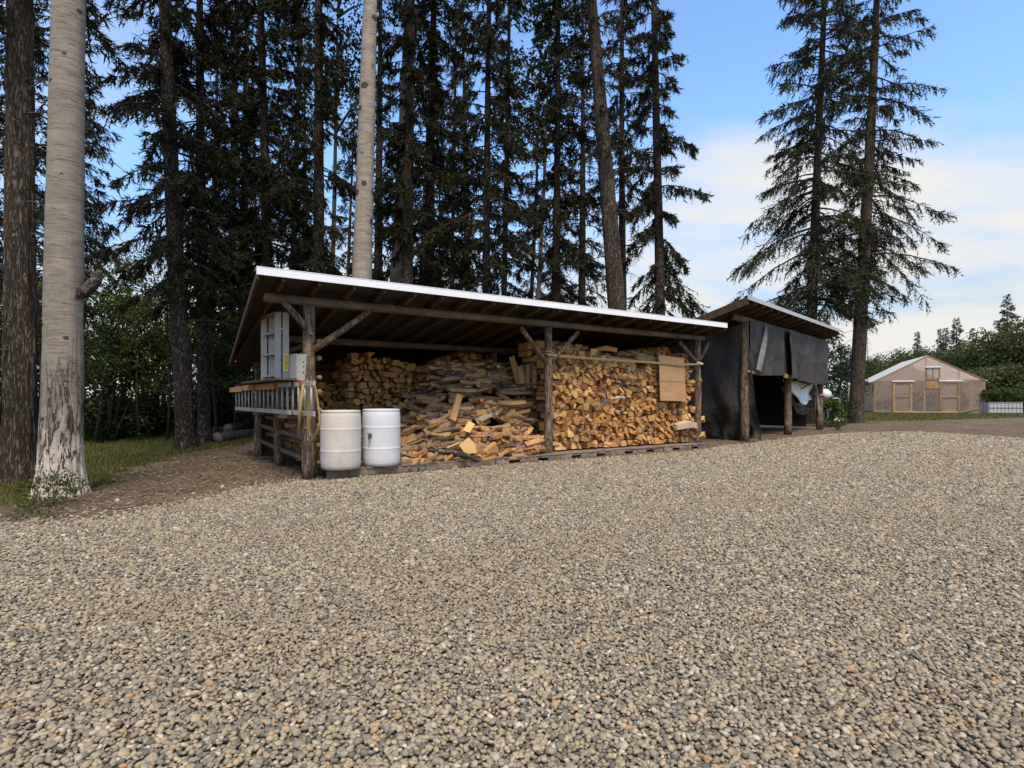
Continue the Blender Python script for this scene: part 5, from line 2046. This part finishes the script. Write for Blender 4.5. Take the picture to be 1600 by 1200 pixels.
def leaf_mesh(centres, rad, per, size, rg_, mat, flat=.8):
    C = np.array([tuple(c) for c in centres])
    n = len(C) * per
    ci = np.repeat(np.arange(len(C)), per)
    off = rg_.normal(0, 1, (n, 3))
    off /= np.linalg.norm(off, axis=1)[:, None]
    off *= (rad * rg_.random(n) ** .45)[:, None]
    off[:, 2] *= flat
    p = C[ci] + off
    a = rg_.normal(0, 1, (n, 3))
    a /= np.linalg.norm(a, axis=1)[:, None]
    b = np.cross(a, rg_.normal(0, 1, (n, 3)))
    b /= np.linalg.norm(b, axis=1)[:, None]
    s = size * rg_.uniform(.6, 1.3, n)
    v = np.stack([p - a * s[:, None] * .6, p + b * s[:, None] * .38, p + a * s[:, None] * .6, p - b * s[:, None] * .38], 1).reshape(-1, 3)
    TRI[0] += 2 * n
    return fast_mesh('crown', v, np.arange(len(v)), 4, M[mat])


b, k = lean_for(97, 640, 107, 100, 6.95)
make_aspen(b, 'thick pale aspen trunk with whitish furrowed foot at the left', 20, 54 / F * 6.95 / 2 * 1.04, (k, 0), 'aspen', 41, 120, .045, 8.5, (2.48, .15, .42), .40, .085, .03, 'aspens')
b, k = lean_for(566, 430, 574, 66, 13.6)
make_aspen(b, 'tall pale aspen with black knots rising behind the woodshed roof', 22, 28 / F * 13.6 / 2 * 1.25, (k, 0), 'aspen_far', 42, 28, .2, 13, None, .3, .02, .10, 'aspens')
b, k = lean_for(617, 430, 630, 66, 17.0)
make_aspen(b, 'dull grey aspen trunk between the pale aspen and the brown spruce', 20, 19 / F * 17 / 2 * 1.25, (k, 0), 'aspen_dim', 43, 16, .3, 12, None, .3, .02, .12, 'aspens')
b, k = lean_for(836, 470, 848, 200, 18.2)
make_aspen(b, 'very thin pale aspen stem left of the big leaning trunk', 15, 7 / F * 18.2 / 2 * 1.3, (k, 0), 'aspen_far', 44, 10, .3, 9, None, .2, .02, .25, 'aspens')
b, k = lean_for(520, 400, 530, 150, 17.4)
make_aspen(b, 'thin dark stem between the straight spruce and the pale aspen', 16, 8 / F * 17.4 / 2 * 1.3, (k, 0), 'aspen_dim', 45, 10, .3, 9, None, .2, .02, .25, 'aspens')


# ------------------------------------------------------------------ bushes
def make_bush(base, label, h, w, mat, seed, n_c=40, per=70, leaf=.09, group=None, name='leafy_bush', cat='bush', clump=.38, stems=7, low=.1):
    rr = random.Random(seed)
    t = thing(name, label, cat, base, group)
    cs = []
    sm = MB()
    for _ in range(stems):
        a, q = rr.uniform(0, 6.28), rr.uniform(.2, .9)
        e = Vector((math.cos(a) * w * .5 * q, math.sin(a) * w * .5 * q, h * rr.uniform(.6, .95)))
        mid = e * .5 + Vector((rr.uniform(-.1, .1), rr.uniform(-.1, .1), .1 * h))
        sm.tube([(e.x * .15, e.y * .15, -.02), mid, e], [(.02 + .006 * h) * min(1, h * .6), (.015 + .003 * h) * min(1, h * .6), .004], 5)
        for _k in range(2):
            cs.append(e + Vector((rr.gauss(0, .12) * w, rr.gauss(0, .12) * w, rr.gauss(0, .06) * h)))
    while len(cs) < n_c:
        a = rr.uniform(0, 6.28)
        z = rr.uniform(low, 1.0)
        R = w * .5 * (1 - abs(z - .45) ** 1.6 * 1.3) * rr.uniform(.35, 1.05)
        cs.append(Vector((math.cos(a) * R, math.sin(a) * R, h * z)))
    link_child('stems', sm.mesh('stems', M['twig'], (0, 0, 0), True), t)
    link_child('foliage', leaf_mesh(cs, clump, per, leaf, np.random.default_rng(seed), mat), t)
    return t


BU = [
    (-70, 14, 3.4, 3.2, 'leaf', 'dark leafy bush beyond the left edge of the wood'),
    (40, 15.5, 3.2, 2.8, 'leaf', 'leafy bush behind the thick brown trunk'),
    (165, 15.0, 3.0, 2.2, 'leaf', 'leafy bush directly right of the thick pale aspen, at the wood edge'),
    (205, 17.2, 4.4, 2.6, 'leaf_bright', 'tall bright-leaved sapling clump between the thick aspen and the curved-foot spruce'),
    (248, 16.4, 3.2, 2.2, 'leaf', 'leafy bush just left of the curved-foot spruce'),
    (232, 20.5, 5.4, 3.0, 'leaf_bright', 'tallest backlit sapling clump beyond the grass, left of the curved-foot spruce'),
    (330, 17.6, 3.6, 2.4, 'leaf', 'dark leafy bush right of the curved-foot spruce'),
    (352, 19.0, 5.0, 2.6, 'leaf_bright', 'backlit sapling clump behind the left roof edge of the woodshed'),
    (300, 21.5, 4.6, 3.0, 'leaf', 'leafy bush deep behind the curved-foot spruce'),
    (385, 17.5, 2.0, 2.0, 'leaf', 'low leafy bush beside the rear corner of the woodshed'),
    (110, 19.5, 4.6, 3.2, 'leaf', 'tall leafy bush behind the thick pale aspen'),
    (-10, 20, 4.4, 3.4, 'leaf', 'tall dark bush in the wood at the far left edge'),
    (445, 21, 5.0, 3.4, 'leaf', 'leafy bush behind the woodshed, left part'),
    (600, 24, 5.2, 3.6, 'leaf', 'leafy bush behind the woodshed, below the aspens'),
    (760, 26, 5.4, 4.0, 'leaf', 'leafy bush behind the middle of the woodshed'),
    (905, 25, 5.0, 3.6, 'leaf', 'leafy bush behind the leaning trunk'),
    (1296, 33, 4.2, 3.2, 'leaf_dull', 'dark green bush between the far shed and the bare trunk'),
    (1306, 44, 4.8, 3.6, 'leaf_dull', 'dull green bush behind the thin marker post'),
    (1352, 62, 5.2, 6.0, 'leaf_far', 'distant bush left of the greenhouse roof'),
]
for i, (px, Z, h, w, mt, lab) in enumerate(BU):
    make_bush(gpos(px, Z), lab, h, w * 1.1, mt, 200 + i, int(19 * w), 80 if Z < 30 else 45, .045 + .0024 * Z, 'bushes at the edge of the wood', clump=.26 + .011 * Z)
def make_sapling(base, label, h, seed, mat='leaf_bright'):
    rr = random.Random(seed)
    t = thing('sapling', label, 'tree', base, 'thin saplings at the wood edge')
    sm, cs = MB(), []
    top = Vector((rr.uniform(-.5, .5), rr.uniform(-.3, .3), h))
    pts = [Vector((0, 0, -.05)), top * .35 + Vector((rr.uniform(-.12, .12), 0, 0)), top * .7, top]
    sm.tube(pts, [.045, .035, .022, .008], 6)
    for _ in range(16):
        q = rr.uniform(.25, 1)
        p = top * q
        a_ = rr.uniform(0, 6.28)
        L = rr.uniform(.4, 1.1) * (1.25 - q)
        e = p + Vector((math.cos(a_) * L, math.sin(a_) * L, L * rr.uniform(.1, .7)))
        sm.tube([p, p.lerp(e, .5) + ZUP * .05, e], [.014, .01, .004], 4)
        cs += [e, p.lerp(e, .65)]
    link_child('trunk', sm.mesh('trunk', M['twig'], (0, 0, 0), True), t)
    link_child('crown', leaf_mesh(cs, .34, 42, .07, np.random.default_rng(seed), mat), t)
    return t


for i, (px, Z, h, lab) in enumerate(((148, 14.5, 3.6, 'thin sapling close against the right side of the thick pale aspen'), (178, 16.0, 5.0, 'thin leaning sapling over the weeds right of the thick pale aspen'), (218, 15.2, 3.8, 'thin sapling in the middle of the clearing edge'),
                                     (238, 18.0, 5.6, 'tall thin sapling behind the middle of the clearing'), (262, 15.4, 4.4, 'thin sapling touching the left side of the curved-foot spruce'), (340, 16.0, 4.8, 'thin sapling midway between the curved-foot spruce and the woodshed roof'),
                                     (366, 16.8, 5.4, 'thin sapling just left of the woodshed roof edge'), (58, 14.0, 4.0, 'thin sapling glimpsed between the two big left trunks'), (195, 20.5, 6.2, 'tallest backlit sapling far behind the clearing'), (382, 21, 6.0, 'sapling rising behind the woodshed roof corner'))):
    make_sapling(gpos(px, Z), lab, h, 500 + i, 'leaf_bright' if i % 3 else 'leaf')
# weeds, ferns and low plants
for i, (px, py, h, w, lab) in enumerate(((160, 690, .9, 1.6, 'low weed patch right of the thick pale aspen'), (205, 683, 1.0, 1.9, 'weed patch in the grass, middle of the clearing'), (245, 680, .9, 1.6, 'weed patch left of the curved-foot spruce'),
                                         (335, 678, .8, 1.6, 'weed patch right of the curved-foot spruce'), (180, 674, 1.3, 2.2, 'taller weeds at the back of the grass'), (365, 672, .9, 1.4, 'weeds behind the old logs by the woodshed'))):
    make_bush(G(px, py), lab, h, w, 'leaf', 260 + i, int(26 * w), 55, .075, 'weeds in the grass', 'weed_patch', 'weeds', .26, 5, .03)
b0 = G(97, 783)
make_bush(b0 + Vector((.02, -.22, 0)), 'low green weeds growing against the foot of the thick pale aspen', .34, .6, 'leaf_bright', 281, 26, 30, .028, None, 'weed_clump', 'weeds', .13, 6, .02)
make_bush(G(78, 808), 'small sprawling weed in front of the thick pale aspen', .16, .45, 'leaf_bright', 282, 14, 26, .026, None, 'weed_clump', 'weeds', .11, 4, .02)
make_bush(P3(1299, 622, 23.3) * 1.0 - ZUP * P3(1299, 622, 23.3).z, 'leafy green weed beside the right post of the far shed', 1.05, .9, 'leaf_bright', 283, 24, 40, .10, None, 'weed_clump', 'weeds', .24, 5, .03)
bb = G(1308, 672)
fl = make_bush(bb, 'small yellow-green plant with white flowers near the far shed', .42, .6, 'leaf_bright', 284, 10, 30, .07, None, 'flowering_plant', 'plant', .16, 4, .03)
link_child('blossoms', leaf_mesh([(-.06, -.1, .42), (.14, -.1, .40), (.04, -.15, .36)], .09, 22, .05, np.random.default_rng(5), 'blossom'), fl)
make_bush(gpos(1317, 27.5), 'round dark bush at the foot of the bare trunk', 1.35, 1.2, 'leaf_dull', 285, 30, 60, .085, None, 'round_bush', 'bush', .3, 4, .05)
# plants in and beside the greenhouse
for i, (x, y, h, w, lab) in enumerate(((1.9, 1.6, 1.6, 1.0, 'green plant behind the left greenhouse door'), (2.9, 1.4, 1.3, 1.0, 'green plant between the greenhouse doors, left'), (3.9, 1.5, 1.5, 1.0, 'green plant inside the middle of the greenhouse'),
                                       (5.0, 2.0, 1.3, 1.0, 'green plant behind the right greenhouse door'), (6.1, 1.5, 1.3, .9, 'green plant inside the right end of the greenhouse'), (3.0, 5, 1.8, 3.0, 'large plant deep inside the greenhouse'))):
    make_bush(S3(x, y, .05), lab, h, w, 'leaf', 300 + i, 20, 35, .13, 'plants inside the greenhouse', 'greenhouse_plant', 'plant', .28, 5, .05)
for x, r, lab in ((.42, .30, 'larger black pot inside the left end of the greenhouse'), (.95, .22, 'smaller black pot beside the larger one in the greenhouse')):
    m = MB().lathe([(r * .7, 0), (r, .65), (r * 1.06, .66), (r * 1.06, .72), (r * .9, .72), (r * .85, .6)], 16, S3(x, .6, .25))
    tag(m.build('black_pot', M['rubber'], None, True, base=S3(x, .6, .25)), lab, 'pot')
MB().box(S3(.7, .65, .14), GU * .65, GV * .35, ZUP * .105).build('pot_bench', M['weather_post'], gh)
for i, (x, h, lab) in enumerate(((.45, .9, 'leafy plant at the left end of the white tote planter'), (1.15, 1.05, 'leafy plant in the middle of the white tote planter'), (1.9, .95, 'leafy plant at the right end of the white tote planter'))):
    make_bush(pc + PU * x + PV * .5 + ZUP * .86, lab, h, 1.1, 'leaf_bright', 320 + i, 22, 40, .13, 'plants in the tote planter', 'planter_plant', 'plant', .3, 5, .05)

# the tree line behind the greenhouse
FB = [(1392, 66, 7.0, 7, 'round bush left in the tree line behind the greenhouse'), (1420, 70, 8.6, 6.5, 'bush with light tips above the greenhouse left slope'), (1448, 72, 7.6, 6.5, 'bush rising behind the greenhouse ridge'), (1476, 66, 7.4, 7, 'broad green bush right of the greenhouse ridge'),
      (1505, 60, 7.2, 8, 'broad dark bush above the greenhouse right slope'), (1538, 55, 7.4, 8, 'big dark bush above the right end of the greenhouse'), (1572, 52, 8.3, 7.5, 'big dark bush below the tall distant spruce'), (1606, 50, 9.4, 7.5, 'big dark bush at the right edge'),
      (1650, 52, 8.6, 8, 'dark bush beyond the right edge'), (1700, 54, 8.2, 9, 'farthest right dark bush beyond the frame'), (1370, 78, 6.0, 7, 'low far bush just right of the bare trunk'), (1545, 48, 4.0, 5, 'lower dark bush directly behind the tote planter'), (1590, 47, 4.2, 5, 'lower dark bush behind the right end of the tote planter')]
for i, (px, Z, h, w, lab) in enumerate(FB):
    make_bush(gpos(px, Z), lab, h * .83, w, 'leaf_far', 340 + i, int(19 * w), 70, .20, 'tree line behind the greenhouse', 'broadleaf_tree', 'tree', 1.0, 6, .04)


def far_spruce(px, ytop, Z, lab, wpx, seed):
    H = CAMH + (HY - ytop) / F * Z
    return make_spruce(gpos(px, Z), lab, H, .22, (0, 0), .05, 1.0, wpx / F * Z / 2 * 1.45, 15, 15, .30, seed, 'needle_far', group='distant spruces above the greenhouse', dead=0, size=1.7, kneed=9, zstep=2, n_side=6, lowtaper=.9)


far_spruce(1573, 458, 74, 'tallest distant spruce, above the right part of the tree line', 46, 401)
far_spruce(1494, 495, 78, 'second tallest distant spruce, over the right slope of the greenhouse', 36, 402)
far_spruce(1470, 512, 80, 'left one of the close pair of small distant spruces', 24, 403)
far_spruce(1478, 511, 82, 'right one of the close pair of small distant spruces', 20, 404)
far_spruce(1520, 513, 82, 'small distant spruce between the two tallest ones', 26, 405)
far_spruce(1606, 488, 72, 'distant spruce cut by the right edge', 40, 406)
far_spruce(1433, 517, 84, 'tiny distant spruce tip left of the greenhouse ridge', 22, 407)
# bare thin dead tree left of the greenhouse
b = gpos(1354, 64)
make_spruce(b, 'bare thin dead tree left of the greenhouse roof', 8.6, .09, (0, 0), .2, 7.6, .5, 2, 3, .4, 408, dead=26, n_side=6, zstep=1, group=None, name='dead_tree')

# ------------------------------------------------------------------ old logs by the woodshed
for i, (a, bq, r, lab) in enumerate((((340, 694, .0), (402, 672, .25), .15, 'thick old log lying lowest in the log pile left of the woodshed'), ((352, 688, .22), (408, 664, .4), .12, 'old log on top of the pile left of the woodshed'),
                                     ((334, 684, .1), (385, 668, .2), .12, 'old log at the back of the pile left of the woodshed'), ((362, 676, .36), (404, 656, .52), .04, 'thin grey pole crowning the log pile left of the woodshed'))):
    p, q = G(a[0], a[1], 0), G(bq[0], bq[1] + 12, 0)
    d = (q - p).normalized()
    p, q = p + ZUP * (a[2] + r), p + d * 2.4 + ZUP * (a[2] + r)
    m = MB().tube(log_pts(p, q, 6, .1, i), [r, r * 1.03, r, r * .97, r * .94, r * .9], 12, 0, True, .15, i, 1)
    tag(m.build('old_log', [M['dead_log'], M['grey_slab']], None, True, base=p), lab, 'log', 'old logs left of the woodshed')


# ------------------------------------------------------------------ grass, litter
def grass_field(name, X, Y, h, w, mat, rg_):
    n = len(X)
    a = rg_.random(n) * 6.283
    ln = rg_.normal(0, .35, (n, 2)) * h[:, None]
    A = np.stack([X + np.cos(a) * w, Y + np.sin(a) * w, np.zeros(n)], 1)
    B = np.stack([X - np.cos(a) * w, Y - np.sin(a) * w, np.zeros(n)], 1)
    C = np.stack([X + ln[:, 0], Y + ln[:, 1], h], 1)
    v = np.stack([A, B, C], 1).reshape(-1, 3)
    me = fast_mesh(name, v, np.arange(len(v)), 3, M[mat])
    TRI[0] += n
    o = bpy.data.objects.new(name, me)
    COL.objects.link(o)
    return tag(o, kind='stuff')


M['grass'] = m_leaf('grass_blades', [(.055, .064, .013), (.098, .105, .023), (.15, .145, .038), (.23, .19, .07)], .35)
n = 600000
X, Y = RNG.uniform(-19, 0, n), RNG.uniform(4.5, 23, n)
den = .35 + .65 * sstep(lown(X, Y, .8, 1.0), -.5, .5)
ok = ~inside(DP, X, Y) & (RNG.random(n) < den) & (X < -.30 * Y + 2.6) & (X > -1.05 * Y - 3)
edge_noise = lown(X, Y, 2.2, .3)
X, Y = X[ok], Y[ok]
h = RNG.uniform(.025, .09, len(X)) * (1 + 2.4 * sstep(Y, 14, 19))
grass_field('grass', X, Y, h, .006 + .0004 * Y, 'grass', RNG)
n = 70000
X, Y = RNG.uniform(16, 62, n), RNG.uniform(30, 60, n)
ok = ~inside(DP, X, Y) & (X < Y * .98) & (RNG.random(n) < .9)
rel = np.stack([X - GC.x, Y - GC.y], 1)
gx, gy = rel @ np.array([GU.x, GU.y]), rel @ np.array([GV.x, GV.y])
ok &= ~((gx > -.1) & (gx < GW + .1) & (gy > -.05) & (gy < GL))
X, Y = X[ok], Y[ok]
grass_field('grass', X, Y, RNG.uniform(.04, .14, len(X)), .022, 'grass', RNG)
# sparse tufts creeping on to the dirt
n = 26000
X, Y = RNG.uniform(-14, 3, n), RNG.uniform(7, 17, n)
ok = inside(DP, X, Y) & ~inside(GP, X, Y) & (lown(X, Y, 1.9, .7) > .1) & (-.561 * (X - P1.x) + .828 * (Y - P1.y) > -9) & ((.828 * (X - P1.x) + .561 * (Y - P1.y)) < -.8)
X, Y = X[ok], Y[ok]
grass_field('grass', X, Y, RNG.uniform(.02, .07, len(X)), .007, 'grass', RNG)
# leaf and twig litter on the dirt
n = 60000
X, Y = np.where(RNG.random(n) < .72, RNG.uniform(-13, -1, n), RNG.uniform(-1, 30, n)), RNG.uniform(6, 30, n)
ok = inside(DP, X, Y) & ~inside(GP, X, Y) & (np.abs(X) < Y * 1.02) & ((Y < 15) | (RNG.random(n) < .7))
X, Y = X[ok], Y[ok]
n = len(X)
M['litter'] = m_leaf('dead_leaf_litter', [(.05, .035, .022), (.12, .085, .05), (.20, .15, .09), (.33, .27, .18)], .1)
a = RNG.random(n) * 6.283
s = RNG.uniform(.008, .034, n) * (1 + Y * .02)
asp = RNG.uniform(.15, .8, n)
cz = .012 + RNG.uniform(0, .012, n)
ux, uy = np.cos(a) * s, np.sin(a) * s
v = np.stack([np.stack([X - ux, Y - uy, cz + RNG.uniform(-.006, .012, n)], 1), np.stack([X + uy * asp, Y - ux * asp, cz], 1), np.stack([X + ux, Y + uy, cz + RNG.uniform(-.006, .014, n)], 1), np.stack([X - uy * asp, Y + ux * asp, cz + .006], 1)], 1).reshape(-1, 3)
o = bpy.data.objects.new('leaf_litter', fast_mesh('leaf_litter', v, np.arange(len(v)), 4, M['litter']))
COL.objects.link(o)
tag(o, kind='stuff')
TRI[0] += 2 * n
